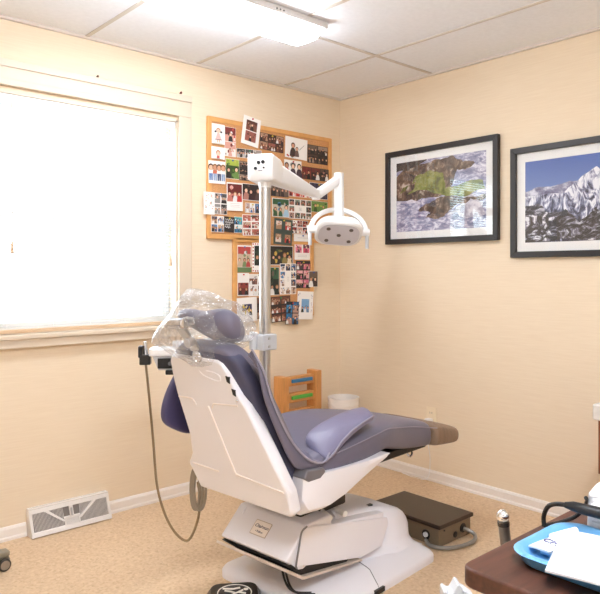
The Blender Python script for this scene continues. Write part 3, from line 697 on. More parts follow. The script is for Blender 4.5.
# rear body with the name plate
def rp(f, l): # rear face: f 0 bottom .. 1 top
    return (-.452+.105*f-.0*l, l, .205+.100*f)
s = MB()
out = [rp(0, -.15), rp(0, .205), rp(1, .205), rp(1, -.15)]
top = [(-.20, .205, .305), (-.20, -.15, .305)]
s.rings([[(-.452, l, .203), (-.345, l, .306), (-.20, l, .31), (-.17, l, .20), (-.36, l, .145), (-.385, l, .150)] for l in (-.157, .205)])
rb = s.build('rear_body', SHELL, chair, bevel=.008)
nrm = Vector((-.100, 0, .107)).normalized(); up = Vector((.105, 0, .1)).normalized()
ctr = Vector(rp(.54, .030))+nrm*.0006
xax = Vector((0, -1, 0))
M4 = Matrix((xax, up, nrm)).transposed().to_4x4(); M4.translation = ctr
# keep the plate's print upright as seen from behind the chair
s = MB(); rq = rrect(-.043, .043, -.030, .030, .004)
s.rings([[M4 @ Vector((x, y, 0)) for x, y in rq], [M4 @ Vector((x, y, .0015)) for x, y in rq]])
npl = s.build('name_plate', mat('plate_border', (188, 172, 156), .4), rb)
s = MB(); rq = rrect(-.0405, .0405, -.0275, .0275, .003)
s.rings([[M4 @ Vector((x, y, .001)) for x, y in rq], [M4 @ Vector((x, y, .002)) for x, y in rq]])
s.build('plate_face', mat('plate_face', (242, 234, 228), .35), rb)
Mt = M4.copy(); Mt.translation = M4 @ Vector((0, .007, .0022))
text_mesh('plate_script', 'Chairman', .0185, mat('plate_ink', (50, 52, 84), .5), rb, None, None, shear=.4, mat4=Mt)
Mt = M4.copy(); Mt.translation = M4 @ Vector((0, -.014, .0022))
text_mesh('plate_text', '• Pelton', .0125, mat('plate_ink', (50, 52, 84), .5), rb, None, None, mat4=Mt)
MB().cyl((-.36, -.158, .165), (-.36, -.1605, .165), .005, n=12).build('screw', mat('brass_screw', (196, 160, 100), .4, .6), rb)
MB().tube(smoothpath([(-.348, -.1665, .306), (-.378, -.1668, .292), (-.392, -.1668, .24), (-.407, -.1668, .18), (-.402, -.1665, .168)], 4), .0035, 6).build('seam', mat('seam_grey', (120, 118, 120), .5), chair)
# thin scissor guard under the rear body
s = MB(); s.prism([(-.465, .176), (-.46, .184), (-.37, .128), (-.02, .080), (-.02, .074), (-.375, .118)], -.172, .215)
s.build('lower_guard', mat('guard_beige', (206, 190, 176), .5), chair)
s = MB(); s.prism([(-.445, .185), (-.37, .130), (-.10, .092), (-.05, .12), (-.3, .19)], -.156, .205); flat('gap_shade', s, BLACK, chair)  # black wedge: shade of the gap above the guard, put in as colour
s = MB()
for dl in (0, .018): s.tube(smoothpath([(-.34, -.05+dl, .150), (-.365, -.075+dl, .11), (-.375, -.11+dl, .07), (-.37, -.15+dl, .058), (-.34, -.20+dl, .062)], 6), .0045, 8)
s.build('hose', BLACK, chair)
# seat support column and knobs
s = MB(); s.box(-.30, -.02, -.09, .09, .29, .45); flat('seat_column', s, mat('dark_metal', (58, 52, 48), .5, .3), chair, bevel=.01)
for p0, p1 in (((-.09, -.09, .285), (-.10, -.15, .282)), ((-.175, -.09, .297), (-.195, -.15, .290))):
    MB().cyl(p0, p1, .011, .013, 16).build('knob', WHITE, chair, bevel=.003)
# seat pan
s = MB(); rr = []
for x, hw, zb, zt in ((-.50, .285, .452, .552), (-.475, .295, .402, .548), (-.36, .295, .394, .54), (-.27, .292, .414, .535), (-.14, .290, .466, .53), (0, .285, .512, .530), (.02, .28, .522, .528)):
    fl = .012 if x > -.49 else .0
    rr.append([(x, -hw, zt), (x, -hw-fl*.3, zt-.25*(zt-zb)), (x, -hw+.004, zb+(zt-zb)*.18), (x, -hw+.045, zb), (x, hw-.045, zb), (x, hw-.004, zb+(zt-zb)*.18), (x, hw+fl*.3, zt-.25*(zt-zb)), (x, hw, zt)])
s.rings(rr).build('seat_pan', SHELL, chair, bevel=.008, ang=30)
# seat cushion flowing into the leg rest
def station(tab, x):
    for a, b_ in zip(tab, tab[1:]):
        if a[0] <= x <= b_[0]:
            t = (x-a[0])/(b_[0]-a[0]); return [p+(q-p)*t for p, q in zip(a, b_)]
    return list(tab[-1])
SEAT = [(-.46, .20, .52, .57), (-.43, .262, .515, .595), (-.36, .278, .512, .606), (-.22, .278, .508, .622), (-.06, .27, .515, .636), (.05, .255, .53, .636), (.14, .232, .500, .625), (.22, .212, .482, .612), (.33, .196, .462, .594), (.45, .186, .447, .566), (.55, .181, .436, .541)]
def cushring(x, hw, zb, zt, r=.45):
    h = zt-zb; q = []
    for yy, z in ((-1, .35), (-1, .58), (-.975, .76), (-.92, .90), (-.80, .985), (-.5, 1.02), (0, 1.02), (.5, 1.02), (.80, .985), (.92, .90), (.975, .76), (1, .58), (1, .35), (.98, .12), (.9, 0), (.4, -.02), (-.4, -.02), (-.9, 0), (-.98, .12)):
        q.append((x, hw*yy, zb+h*z))
    return q
s = MB(); rr = [cushring(*r_) for r_ in SEAT]
a_ = SEAT[0]; rr.insert(0, cushring(-.475, .12, .535, .56)); a_ = SEAT[-1]
cush = s.rings(rr).build('seat_cushion', UPH, chair, subd=2)
# piping along the rounded near edge
s = MB()
for sy in (-1, 1):
    s.tube(smoothpath([(r_[0], sy*r_[1]*.985, r_[2]+(r_[3]-r_[2])*.78) for r_ in SEAT[2:]], 4), .0022, 6)
s.build('piping', mat('light_piping', (150, 146, 162), .5), cush)
# dark rail and hinge below the leg rest
s = MB(); s.box(.12, .5, -.15, .15, .435, .47); flat('leg_rest_frame', s, BLACK, chair, bevel=.006)
MB().tube(smoothpath([(.40, -.12, .445), (.395, -.14, .425), (.365, -.15, .418), (.355, -.14, .43)], 5), .005, 8).build('release_lever', CHROME, chair)
# brown protective toe cover
s = MB(); rr = []
for x, hw, zb, zt in ((.545, .184, .432, .546), (.56, .187, .428, .543), (.66, .184, .418, .516), (.74, .178, .410, .494), (.785, .164, .414, .478), (.805, .13, .43, .466), (.81, .05, .442, .456)): rr.append(cushring(x, hw, zb, zt))
s.rings(rr).build('toe_cover', mat('toe_cover_brown', (138, 114, 94), .5, var=.15, vscale=3, stretch=(30, 1, 1), bump=.5, bscale=12), chair, subd=2)
# backrest shell: a flat raised back plate, measured outline in its own plane
KS = -.3177
def bpl(l, z, off=0): return (-.553+KS*(z-.425)+off*.953, l, z+off*.303)
OUTL = [(.10, .956), (.165, .950), (.186, .93), (.196, .86), (.198, .80), (.192, .715), (.188, .645), (.205, .56), (.243, .515), (.243, .505), (.210, .418), (.0, .418), (-.277, .417), (-.290, .43), (-.292, .505), (-.242, .645), (-.185, .797), (-.162, .83), (-.130, .912), (-.112, .942), (-.09, .953)]
s = MB(); s.rings([[bpl(l, z, .045) for l, z in OUTL], [bpl(l, z, .012) for l, z in OUTL], [bpl(l*.97, .68+(z-.68)*.985, 0) for l, z in OUTL]])
sh = s.build('backrest_shell', SHELL, chair, bevel=.006, ang=30)
s = MB()
for P in ([(.185, .79), (.12, .792), (.10, .788), (.09, .77)], [(-.0, .772), (-.012, .786), (-.03, .79), (-.145, .80)], [(.21, .52), (.06, .517)], [(-.272, .512), (-.06, .526), (-.043, .53), (-.035, .545), (.02, .775)]):
    pts = smoothpath([bpl(l, z, -.0005) for l, z in P], 4); s.tube(pts, .0035, 6)
s.build('relief_line', mat('shell_relief', (236, 228, 224), .3), sh)
s = MB(); s.tube(smoothpath([bpl(l, z, -.0005) for l, z in ((.02, .905), (.0, .89), (-.06, .878), (-.085, .882), (-.085, .9), (-.05, .908), (-.02, .908))], 5), .0022, 6); s.build('moulded_logo', SHELL, sh)
def bplM(l, z, off):
    o = Vector(bpl(l, z, off)); return o
for l, z in ((-.128, .893), (-.143, .850)):
    s = MB(); s.rings([[bpl(l+dl, z+dz, of) for dl, dz in ((-.006, .004), (.008, .010), (.008, -.012), (-.006, -.018))] for of in (-.003, .012)]); s.build('switch_button', BLACK, sh, bevel=.0015)
MB().ell(bpl(-.150, .818, -.002), (.005, .005, .005)).build('screw_knob', CHROME, sh)
# backrest cushion
BK = [(-.525, .455, -.375, .50, .235), (-.56, .56, -.425, .60, .242), (-.60, .68, -.475, .715, .225), (-.645, .80, -.53, .825, .205), (-.685, .90, -.575, .92, .192), (-.712, .955, -.615, .975, .175), (-.722, .985, -.64, 1.003, .145), (-.71, 1.005, -.66, 1.015, .09)]
rr = []
for rx, rz, fx, fz, hw in BK:
    q = []
    for t, k in ((0, 0), (0, .5), (0, .85), (.12, .98), (.4, 1.0), (.72, .99), (.92, .9), (1, .6), (1, 0)):
        q.append((rx+(fx-rx)*t, -hw*k, rz+(fz-rz)*t))
    q += [(p[0], -p[1], p[2]) for p in q[-2:0:-1]]
    rr.append(q)
s = MB(); s.rings(rr); bk = s.build('backrest_cushion', UPH, chair, subd=2)
# charcoal band on the cushion's rear half
rr = []
for rx, rz, fx, fz, hw in BK[:-1]:
    q = []
    for t, k in ((-.03, 0), (-.03, .88), (.10, 1.0), (.40, 1.02), (.50, 1.015), (.50, .90), (.3, .4), (.3, 0)):
        q.append((rx+(fx-rx)*t, -hw*k, rz+(fz-rz)*t))
    q += [(p[0], -p[1], p[2]) for p in q[-2:0:-1]]
    rr.append(q)
s = MB(); s.rings(rr); s.build('side_band', UPHG, bk, subd=2)
# near arm sling: trough from the backrest's shoulder down to the seat, then up over the arm pad
A_ = [((-.700, -.235, .995), (-.696, -.24, .998), (-.68, -.21, .992)), ((-.69, -.262, .925), (-.672, -.268, .93), (-.60, -.20, .91)), ((-.665, -.262, .835), (-.635, -.272, .83), (-.545, -.205, .80)),
      ((-.595, -.265, .69), (-.560, -.278, .695), (-.465, -.205, .66)), ((-.515, -.268, .572), (-.475, -.285, .605), (-.40, -.20, .61)), ((-.40, -.268, .556), (-.395, -.285, .575), (-.335, -.19, .60)),
      ((-.36, -.27, .575), (-.35, -.278, .60), (-.335, -.17, .632))]
s = MB(); rr = []
N1 = [smoothpath([a[k] for a in A_], 5) for k in range(3)]
for p, q, r_ in zip(*N1):
    mid = (q+r_)/2+Vector((.0, -.008, -.012))
    pm = (p+q)/2+Vector((-.004, -.006, 0))
    rr.append([p, pm, q, mid, r_])
s.rings(rr, closed=False)
sl = s.build('arm_sling', UPH, chair, solid=.014, soff=-1, subd=1)
s = MB(); s.tube([q+Vector((-.004, -.004, .003)) for q in N1[1]], .0035, 6); s.build('piping', mat('light_piping', (150, 146, 162), .5), sl)
# near arm pad
PADP = [((-.385, -.285, .585), (-.36, -.165, .615)), ((-.335, -.285, .608), (-.355, -.155, .650)), ((-.29, -.283, .640), (-.31, -.150, .672)), ((-.225, -.280, .668), (-.20, -.155, .698)), ((-.15, -.278, .688), (-.09, -.155, .708)), ((-.085, -.275, .700), (-.015, -.158, .706)), ((-.075, -.27, .698), (-.005, -.165, .704))]
s = MB(); rr = []
for i, (o_, i_) in enumerate(PADP):
    o_ = Vector(o_); i_ = Vector(i_); th = .030 if 0 < i < 6 else .018
    dn = Vector((.35, 0, -.94))*th
    q = [o_.lerp(i_, t) for t in (0, .12, .5, .88, 1)]
    q[0] += dn*.35; q[4] += dn*.35; q[2] += Vector((0, 0, .004))
    rr.append(q+[o_.lerp(i_, t)+dn for t in (1, .85, .5, .15, 0)])
pad = s.rings(rr).build('arm_pad', mat('lilac_upholstery', (122, 117, 142), .36, bump=.35, bscale=14), chair, subd=2)
s = MB(); s.tube([Vector(o_)+Vector((0, -.003, -.008)) for o_, i_ in PADP], .0035, 6); s.build('piping', mat('light_piping', (150, 146, 162), .5), pad)
# far arm wing
s = MB(); P = [(-.60, .885), (-.655, .77), (-.668, .70), (-.655, .665), (-.60, .635), (-.54, .605), (-.47, .63), (-.50, .75), (-.55, .89)]
cx_, cz_ = -.575, .74
def wing(l, k): return [(cx_+(x-cx_)*k, l+(.0 if z < .8 else -.02), cz_+(z-cz_)*k) for x, z in P]
s.rings([wing(.275, .8), wing(.28, .98), wing(.286, 1.03), wing(.304, 1.03), wing(.312, .98), wing(.318, .8)])
s.build('arm_wing', mat('plum_upholstery', (70, 66, 104), .42), chair, subd=2)
s = MB(); s.box(-.54, -.47, .15, .29, .64, .70); s.build('wing_bracket', UPHG, chair, bevel=.01)
# grey end bracket of the near sling
s = MB(); s.prism([(-.505, .545), (-.49, .570), (-.40, .562), (-.392, .545), (-.42, .528), (-.48, .528)], -.298, -.22); s.build('sling_bracket', mat('grey_bracket', (112, 108, 112), .45), chair, bevel=.006)
# headrest
s = MB()
hr = []
for l, xc, zc, rx, rz in ((-.134, -.655, 1.06, .015, .020), (-.124, -.655, 1.062, .040, .052), (-.085, -.660, 1.066, .056, .066), (-.04, -.668, 1.062, .058, .062), (.0, -.676, 1.066, .054, .050), (.05, -.684, 1.080, .048, .040), (.10, -.690, 1.088, .040, .034), (.128, -.692, 1.090, .028, .024), (.14, -.692, 1.090, .010, .010)):
    hr.append([(xc+rx*math.cos(2*PI*j/14)-.35*rz*math.sin(2*PI*j/14), l, zc+rz*math.sin(2*PI*j/14)) for j in range(14)])
s.rings(hr).build('headrest_cushion', UPH, chair, subd=2)
s = MB(); s.rings([[(xx+dx, .030+w_, z) for dx, w_ in ((-.009, -.024), (-.009, .024), (.009, .024), (.009, -.024))] for xx, z in ((-.690, .935), (-.715, .985), (-.752, 1.03), (-.788, 1.07))])
br = s.build('headrest_bracket', STEEL, chair, bevel=.004)
MB().cyl((-.735, .015, 1.015), (-.765, .015, 1.005), .018, n=20).build('pivot_knob', STEEL, br, bevel=.003)
MB().cyl((-.790, .085, 1.072), (-.790, -.01, 1.078), .019, n=18).build('hinge_barrel', CHROME, br, bevel=.004)
MB().cyl((-.70, .01, .965), (-.728, .008, .957), .022, n=20).build('lock_knob', CHROME, br, bevel=.004)
s = MB(); s.tube([(-.79, .03, 1.075), (-.75, .03, 1.085), (-.70, .02, 1.075)], .013, 10); s.build('tilt_link', STEEL, br)

# ------------------------------------------------------------------ clear bag over the headrest
from mathutils import Vector as V_
pts = [(-.747, .015, 1.198), (-.75, .05, 1.180), (-.835, .09, 1.035), (-.865, .085, 1.008), (-.79, .11, 1.0), (-.80, .08, 1.10), (-.74, -.05, 1.142), (-.66, -.125, 1.148), (-.60, -.135, 1.105), (-.585, -.15, 1.06), (-.63, -.15, 1.0), (-.70, -.09, .945), (-.735, -.03, .925), (-.79, .0, .95), (-.835, .02, 1.09), (-.62, .12, 1.13), (-.64, .15, 1.05), (-.69, .14, 1.0), (-.72, .13, 1.12)]
bm = bmesh.new()
for p in pts: bm.verts.new(p)
bmesh.ops.convex_hull(bm, input=bm.verts)
for v in [v for v in bm.verts if not v.link_faces]: bm.verts.remove(v)
bmesh.ops.subdivide_edges(bm, edges=bm.edges, cuts=3, use_grid_fill=True)
bmesh.ops.triangulate(bm, faces=bm.faces)
bm.normal_update(); rg = random.Random(4)
for v in bm.verts:
    v.co += v.normal*(.010*noise.noise(v.co*14)+rg.uniform(-.0045, .0045))
me = bpy.data.meshes.new('plastic_bag'); bm.to_mesh(me); bm.free()
BAG = bpy.data.materials.new('clear_film'); BAG.use_nodes = True; nt = BAG.node_tree; nt.nodes.clear(); n = nt.nodes
o = n.new('ShaderNodeOutputMaterial'); tr = n.new('ShaderNodeBsdfTransparent'); g = n.new('ShaderNodeBsdfGlossy'); g.inputs['Roughness'].default_value = .10
df = n.new('ShaderNodeBsdfDiffuse'); df.inputs[0].default_value = (.9, .9, .9, 1); m1 = n.new('ShaderNodeMixShader'); m2 = n.new('ShaderNodeMixShader')
tr.inputs[0].default_value = (.97, .97, .97, 1)
lw = n.new('ShaderNodeLayerWeight'); lw.inputs[0].default_value = .35
tc = n.new('ShaderNodeTexCoord'); nz = n.new('ShaderNodeTexNoise'); nz.inputs['Scale'].default_value = 40; nz.inputs['Detail'].default_value = 3; nz.inputs['Distortion'].default_value = 1.5
bu = n.new('ShaderNodeBump'); bu.inputs['Strength'].default_value = .5; bu.inputs['Distance'].default_value = .03
nt.links.new(tc.outputs['Object'], nz.inputs['Vector']); nt.links.new(nz.outputs['Fac'], bu.inputs['Height'])
for x in (g, lw): nt.links.new(bu.outputs[0], x.inputs['Normal'])
m1.inputs[0].default_value = .27; nt.links.new(g.outputs[0], m1.inputs[1]); nt.links.new(df.outputs[0], m1.inputs[2])
mr = n.new('ShaderNodeMapRange'); mr.inputs[1].default_value = 0; mr.inputs[2].default_value = 1; mr.inputs[3].default_value = .07; mr.inputs[4].default_value = .85
nt.links.new(lw.outputs['Facing'], mr.inputs[0]); vo = n.new('ShaderNodeTexVoronoi'); vo.feature = 'DISTANCE_TO_EDGE'; vo.inputs['Scale'].default_value = 17
vm = n.new('ShaderNodeVectorMath'); vm.operation = 'MULTIPLY_ADD'; vm.inputs[1].default_value = (.06, .06, .06); nt.links.new(nz.outputs['Color'], vm.inputs[0]); nt.links.new(tc.outputs['Object'], vm.inputs[2]); nt.links.new(vm.outputs[0], vo.inputs['Vector'])
vr = n.new('ShaderNodeMapRange'); vr.inputs[1].default_value = 0; vr.inputs[2].default_value = .07; vr.inputs[3].default_value = .42; vr.inputs[4].default_value = 0; nt.links.new(vo.outputs['Distance'], vr.inputs[0])
mx_ = n.new('ShaderNodeMath'); mx_.operation = 'MAXIMUM'; nt.links.new(mr.outputs[0], mx_.inputs[0]); nt.links.new(vr.outputs[0], mx_.inputs[1])
nt.links.new(mx_.outputs[0], m2.inputs[0]); nt.links.new(tr.outputs[0], m2.inputs[1]); nt.links.new(m1.outputs[0], m2.inputs[2]); nt.links.new(m2.outputs[0], o.inputs[0])
me.materials.append(BAG)
ob = bpy.data.objects.new('plastic_bag', me); COL.objects.link(ob); ob.location = CH_LOC; ob.rotation_euler = (0, 0, CH_R)
tag(ob, 'crumpled clear plastic bag pulled over the chair headrest', 'plastic bag')

# ------------------------------------------------------------------ dental lamp on its pole
PX, PY = -1.3495, -.861
lamp = thing('dental_lamp', 'white dental operating lamp on a tall steel pole on the chair\'s window side', 'dental lamp', (PX, PY, 0))
Z0 = 0
def L3(x, y, z): return (x-PX, y-PY, z-Z0)
s = MB(); s.lathe([(.05, 0), (.05, .012), (.03, .02)], 28); s.build('foot_flange', STEEL, lamp)
s = MB(); s.cyl((0, 0, .01), (0, 0, 1.65-Z0), .0255, n=32); s.build('pole', STEEL, lamp)
s = MB(); s.cyl((0, 0, 1.635-Z0), (0, 0, 1.69-Z0), .028, .036, n=32); s.build('pole_collar', WHITE, lamp)
# control head: box whose blank face looks to the camera side, axis along +x+y
hd = Vector((.80, .60, 0)).normalized(); hs = Vector((hd.y, -hd.x, 0)); T = Matrix((hd, hs, Vector((0, 0, 1)))).transposed().to_4x4()
T.translation = Vector((0, 0, 1.718-Z0))
s = MB()
rr = []
for x, hw, zb, zt in ((-.082, .053, -.052, .052), (-.075, .060, -.059, .059), (.07, .060, -.059, .059), (.12, .055, -.052, .055)):
    rr.append([T @ Vector((x, y, z)) for y, z in rrect(-hw, hw, zb, zt, .013, 4)])
hd_o = s.rings(rr).build('control_head', WHITE, lamp, ang=45)
for y, z, r in ((-.008, .020, .0085), (.012, .022, .0085), (-.022, -.006, .0075), (.016, -.004, .004)):
    MB().cyl(T @ Vector((-.081, y, z)), T @ Vector((-.089, y, z)), r, r*.85, 16).build('knob', BLACK, hd_o)
s = MB()
for y, z, w_ in ((-.034, .024, .006), (0, -.016, .018)): s.box(-.0835, -.0815, y-w_/2, y+w_/2, z-.002, z+.002, T=T)
flat('dial_marking', s, mat('grey_print', (150, 150, 156), .5), hd_o)
# arms
E0 = Vector(L3(-1.27, -.81, 1.718)); E1 = Vector(L3(-.814, -.629, 1.668)); E2 = Vector(L3(-.640, -.628, 1.765)); 
def beam(mb, a, b_, w0, h0, w1, h1, m=None):
    d = (b_-a).normalized(); sx = d.cross(Vector((0, 0, 1))).normalized(); u = sx.cross(d)
    rr = []
    for p, w_, h_ in ((a, w0, h0), (b_, w1, h1)): rr.append([p+sx*y+u*z for y, z in rrect(-w_, w_, -h_, h_, min(w_, h_)*.5, 4)])
    mb.rings(rr, m)
s = MB(); beam(s, E0, E1, .040, .052, .022, .022); s.build('main_arm', WHITE, lamp, ang=50)
s = MB(); s.cyl(E1+Vector((0, 0, -.030)), E1+Vector((0, 0, .028)), .023, n=20); s.build('elbow', WHITE, lamp, bevel=.004)
s = MB(); beam(s, E1+Vector((.01, 0, .0)), E2, .022, .024, .022, .024); s.build('spring_arm', WHITE, lamp, ang=50)
s = MB(); s.cyl(E2+Vector((.0, -.0, .035)), E2+Vector((0, 0, -.21)), .0265, .030, n=24); s.build('drop_tube', WHITE, lamp, bevel=.004)
# yoke and head. lamp axis: face looks down and to the camera's left
HC = Vector(L3(-.660, -.645, 1.478))
side = Vector((.85, -.53, 0)).normalized(); side = Vector((.79, -.60, -.06)).normalized()
fz = Vector((-.45, -.42, -.80)); fz = (fz-side*fz.dot(side)).normalized(); fu = side.cross(fz).normalized()
TL = Matrix((side, fu, fz)).transposed().to_4x4(); TL.translation = HC
top_ = E2+Vector((0, 0, -.20))
s = MB(); arc = []
for i in range(21):
    t = PI*i/20; p = HC+side*(.152*math.cos(t))+Vector((0, 0, .118*math.sin(t)))+Vector((.02, .02, 0))*math.sin(t)
    arc.append(p)
rr = []
for i, p in enumerate(arc):
    d = (arc[min(20, i+1)]-arc[max(0, i-1)]).normalized(); nx = side.cross(Vector((0, 0, 1))).normalized(); u = d.cross(nx).normalized()
    rr.append([p+nx*a+u*b_ for a, b_ in rrect(-.019, .019, -.013, .013, .006, 3)])
s.rings(rr); yk = s.build('yoke', WHITE, lamp, ang=50)
for sx in (-1, 1):
    p = HC+side*(.150*sx); MB().cyl(p-side*(.03*sx), p+side*(.022*sx), .022, n=20).build('yoke_pivot', WHITE, lamp, bevel=.004)
    s = MB(); q = HC+side*(.158*sx)
    rr = [[q+Vector((0, 0, z))+side*a+side.cross(Vector((0, 0, 1)))*b_ for a, b_ in rrect(-.009, .009, -.016*k, .016*k, .006, 3)] for z, k in ((.01, 1), (-.05, .95), (-.088, .8))]
    s.rings(rr).build('handle', GREYP, lamp, ang=50)
def oct_(w_, h_, c_): return rrect(-w_, w_, -h_, h_, c_*1.25, 5)
s = MB(); rr = []
for z, w_, h_ in ((-.05, .085, .055), (-.035, .115, .082), (.0, .130, .098), (.022, .130, .098), (.030, .122, .090)): rr.append([TL @ Vector((x, y, z)) for x, y in oct_(w_, h_, .055)])
lh = s.rings(rr).build('lamp_head', WHITE, lamp, bevel=.004, ang=40)
s = MB(); s.rings([[TL @ Vector((x, y, z)) for x, y in oct_(.112, .080, .05)] for z in (.029, .0325)]); s.build('front_panel', mat('lamp_panel', (206, 204, 212), .35), lh)
for x, y in ((-.062, .048), (.062, .048), (0, 0), (-.062, -.048), (.062, -.048)):
    MB().cyl(TL @ Vector((x, y, .0322)), TL @ Vector((x, y, .0345)), .0115, n=18).build('led_lens', mat('led_dark', (92, 84, 84), .3), lh)

# ------------------------------------------------------------------ assistant's instrument arm, clamped to the pole
arm = thing('instrument_arm', 'pale grey instrument holder arm clamped on the lamp pole, with hanging hose', 'instrument arm', (PX, PY, .935))
flat('pole_clamp', MB().box(-.045, .038, -.042, .030, -.036, .036), GREYP, arm, bevel=.006)
s = MB()
for z in (-.018, .018): s.cyl((-.01, -.042, z), (-.01, -.046, z), .006, n=12)
s.build('clamp_bolt', STEEL, arm)
AE = Vector((-.428, .077, -.02))
s = MB(); beam(s, Vector((-.035, .02, .02)), Vector((AE.x, AE.y, .012)), .018, .013, .018, .013); s.build('arm', GREYP, arm, ang=50)
s = MB(); s.cyl((-.05, .02, -.034), (-.05, .02, .045), .02, n=20); s.build('swivel', GREYP, arm, bevel=.004)
ad = Vector((-.80, .60, 0)).normalized(); as_ = Vector((-ad.y, ad.x, 0)); TA = Matrix((ad, as_, Vector((0, 0, 1)))).transposed().to_4x4(); TA.translation = AE
s = MB(); s.rings([[TA @ Vector((x, y, z)) for x, y in rrect(-.06, .10, -.055, .055, .02, 4)] for z in (-.012, .018)]); hh = s.build('holder_head', WHITE, arm, bevel=.004)
s = MB(); s.rings([[TA @ Vector((x, y, z)) for x, y in ((-.05, -.045), (.085-k, -.045), (.085-k, .045), (-.05, .045))] for z, k in ((-.012, 0), (-.07, .025))]); kp = s.build('control_pod', GREYP, arm, bevel=.004)
s = MB(); s.box(-.035, .062, .044, .050, -.062, -.020, T=TA); flat('keypad', s, BLACK, kp)
s = MB(); s.box(-.03, .03, .03, .056, -.088, -.068, T=TA); flat('pod_foot', s, BLACK, kp, bevel=.004)
MB().cyl(TA @ Vector((.012, .050, -.042)), TA @ Vector((.012, .053, -.042)), .008, n=16).build('button', mat('key_grey', (120, 120, 126), .4), kp)
C0 = TA @ Vector((.125, .01, -.01))
s = MB(); s.box(.095, .14, -.014, .03, -.05, -.008, T=TA); s.box(.128, .145, -.014, .030, -.02, .028, T=TA); cl = flat('clip', s, BLACK, arm, bevel=.004)
MB().cyl(TA @ Vector((.116, .006, -.01)), TA @ Vector((.120, .006, .045)), .010, .007, 14).build('suction_tip', CHROME, cl)
HP = [(-1.88, -.70, .87), (-1.862, -.728, .715), (-1.85, -.737, .548), (-1.835, -.75, .338), (-1.797, -.784, .191), (-1.744, -.831, .125), (-1.716, -.868, .212), (-1.716, -.885, .31), (-1.735, -.90, .385)]
hp = [Vector((x-PX, y-PY, z-.935)) for x, y, z in HP]; hp[0] = TA @ Vector((.116, .006, -.05))
MB().tube(smoothpath(hp, 8), .0054, 8).build('hose', mat('olive_hose', (140, 118, 86), .45), arm)
# coiled hoses hanging under the backrest shell
s = MB()
for k in range(3):
    cx, cy, cz = -1.755+.006*k, -.912-.008*k, .365; pts = []
    for i in range(24):
        t = 2*PI*i/24; pts.append(Vector((cx-PX+(.018+.003*k)*math.cos(t)*.8, cy-PY-(.018+.003*k)*math.cos(t)*.6, cz-.935+.085*math.sin(t))))
    s.tube(pts, .006, 7, loop=True)
s.build('hose_coil', mat('olive_grey_hose', (150, 138, 122), .4), arm)

# ------------------------------------------------------------------ foot pedal
fpd = thing('foot_pedal', 'black foot pedal with a white figure symbol on the floor behind the chair base', 'foot pedal', (-1.785, -1.225, 0), R(-34))
fpd.scale = (1.2, 1.2, 1.15)
s = MB(); s.rings([[(x, y, z) for x, y in rrect(-.085*k, .085*k, -.10*k, .10*k, .03, 4)] for z, k in ((0, 1), (.02, 1), (.045, .85))]); s.build('housing', BLACK, fpd, ang=50)
s = MB(); s.lathe([(.062, .044), (.062, .052), (.056, .055), (.001, .056)], 32); pd = s.build('pedal', mat('pedal_rubber', (30, 28, 29), .5), fpd)
s = MB(); PW = mat('pedal_print', (232, 226, 216), .5)
s.tube([(.052*math.cos(2*PI*i/40), .052*math.sin(2*PI*i/40), .0545) for i in range(40)], .0022, 5, loop=True)
for P in ([(-.030, .012), (-.012, .004), (.004, -.008), (.026, .010)], [(.004, -.008), (-.018, -.026), (-.03, -.022)], [(.010, -.002), (.034, -.012)], [(-.036, .026), (-.004, .020), (.018, .026)]): s.tube([(x, y, .0565) for x, y in P], .0033, 6)
s.ell((.036, .016, .0565), (.008, .008, .002), n=12, k=6)
s.build('figure_symbol', PW, pd)

# ------------------------------------------------------------------ mobile cart in the foreground
cart = thing('dental_cart', 'walnut topped mobile cart in the right foreground', 'cart', (-2.13, -2.85, 0))
def K(x, y): return (x+2.13, y+2.85)
WAL = mat('walnut_laminate', (80, 47, 34), .42, var=.35, vscale=3, stretch=(3, 26, 26))
s = MB(); rq = [K(x, y) for x, y in rrect(-2.338, -1.915, -3.10, -2.595, .024, 5)]
s.rings([[(x, y, z) for x, y in rq] for z in (.748, .78)]); s.build('top', WAL, cart, bevel=.005, ang=40)
x0, y0 = K(-2.325, -3.08); x1, y1 = K(-1.935, -2.62)
flat('body', MB().box(x0, x1, y0, y1, .08, .735), mat('cart_body', (216, 208, 200), .4), cart, bevel=.006)
for k in range(4):
    dr = flat('drawer', MB().box(x0-.018, x0, y0+.012, y1-.012, .10+.156*k, .245+.156*k), mat('cart_drawer', (222, 214, 206), .35), cart, bevel=.006)
    MB().tube([(x0-.018, -.07, .20+.156*k), (x0-.04, -.07, .20+.156*k), (x0-.04, .07, .20+.156*k), (x0-.018, .07, .20+.156*k)], .006, 8).build('handle', CHROME, dr)
for sx in (-1, 1):
    for sy in (-1, 1):
        s = MB(); s.cyl((sx*.16, sy*.20-.012, .04), (sx*.16, sy*.20+.012, .04), .04, n=20); c_ = s.build('caster', BLACK, cart)
flat('caster_frame', MB().box(-.19, .19, -.22, .22, .06, .085), GREYP, cart)
# white instrument holder on the cart's far left corner
hx, hy = K(-2.256, -2.500)
HT = Matrix.Translation(Vector((hx, hy, .655))) @ Matrix.Rotation(R(-41.7), 4, 'Z')
s = MB(); s.prism([(0, 0), (0, .030), (.004, .033), (.010, .027), (.016, .027), (.021, .036), (.025, .044), (.029, .043), (.034, .036), (.034, 0)], -.022, .012, T=HT)
s.build('instrument_cradle', GREYP, cart, bevel=.002)
s = MB(); s.prism([(.034, 0), (.034, .034), (.040, .032), (.056, .020), (.056, 0)], -.022, .008, T=HT); s.build('cradle_block', GREYP, cart, bevel=.002)
flat('holder_bracket', MB().box(.0, .09, -.085, -.005, .002, .012, T=HT), BLACK, cart, bevel=.003)
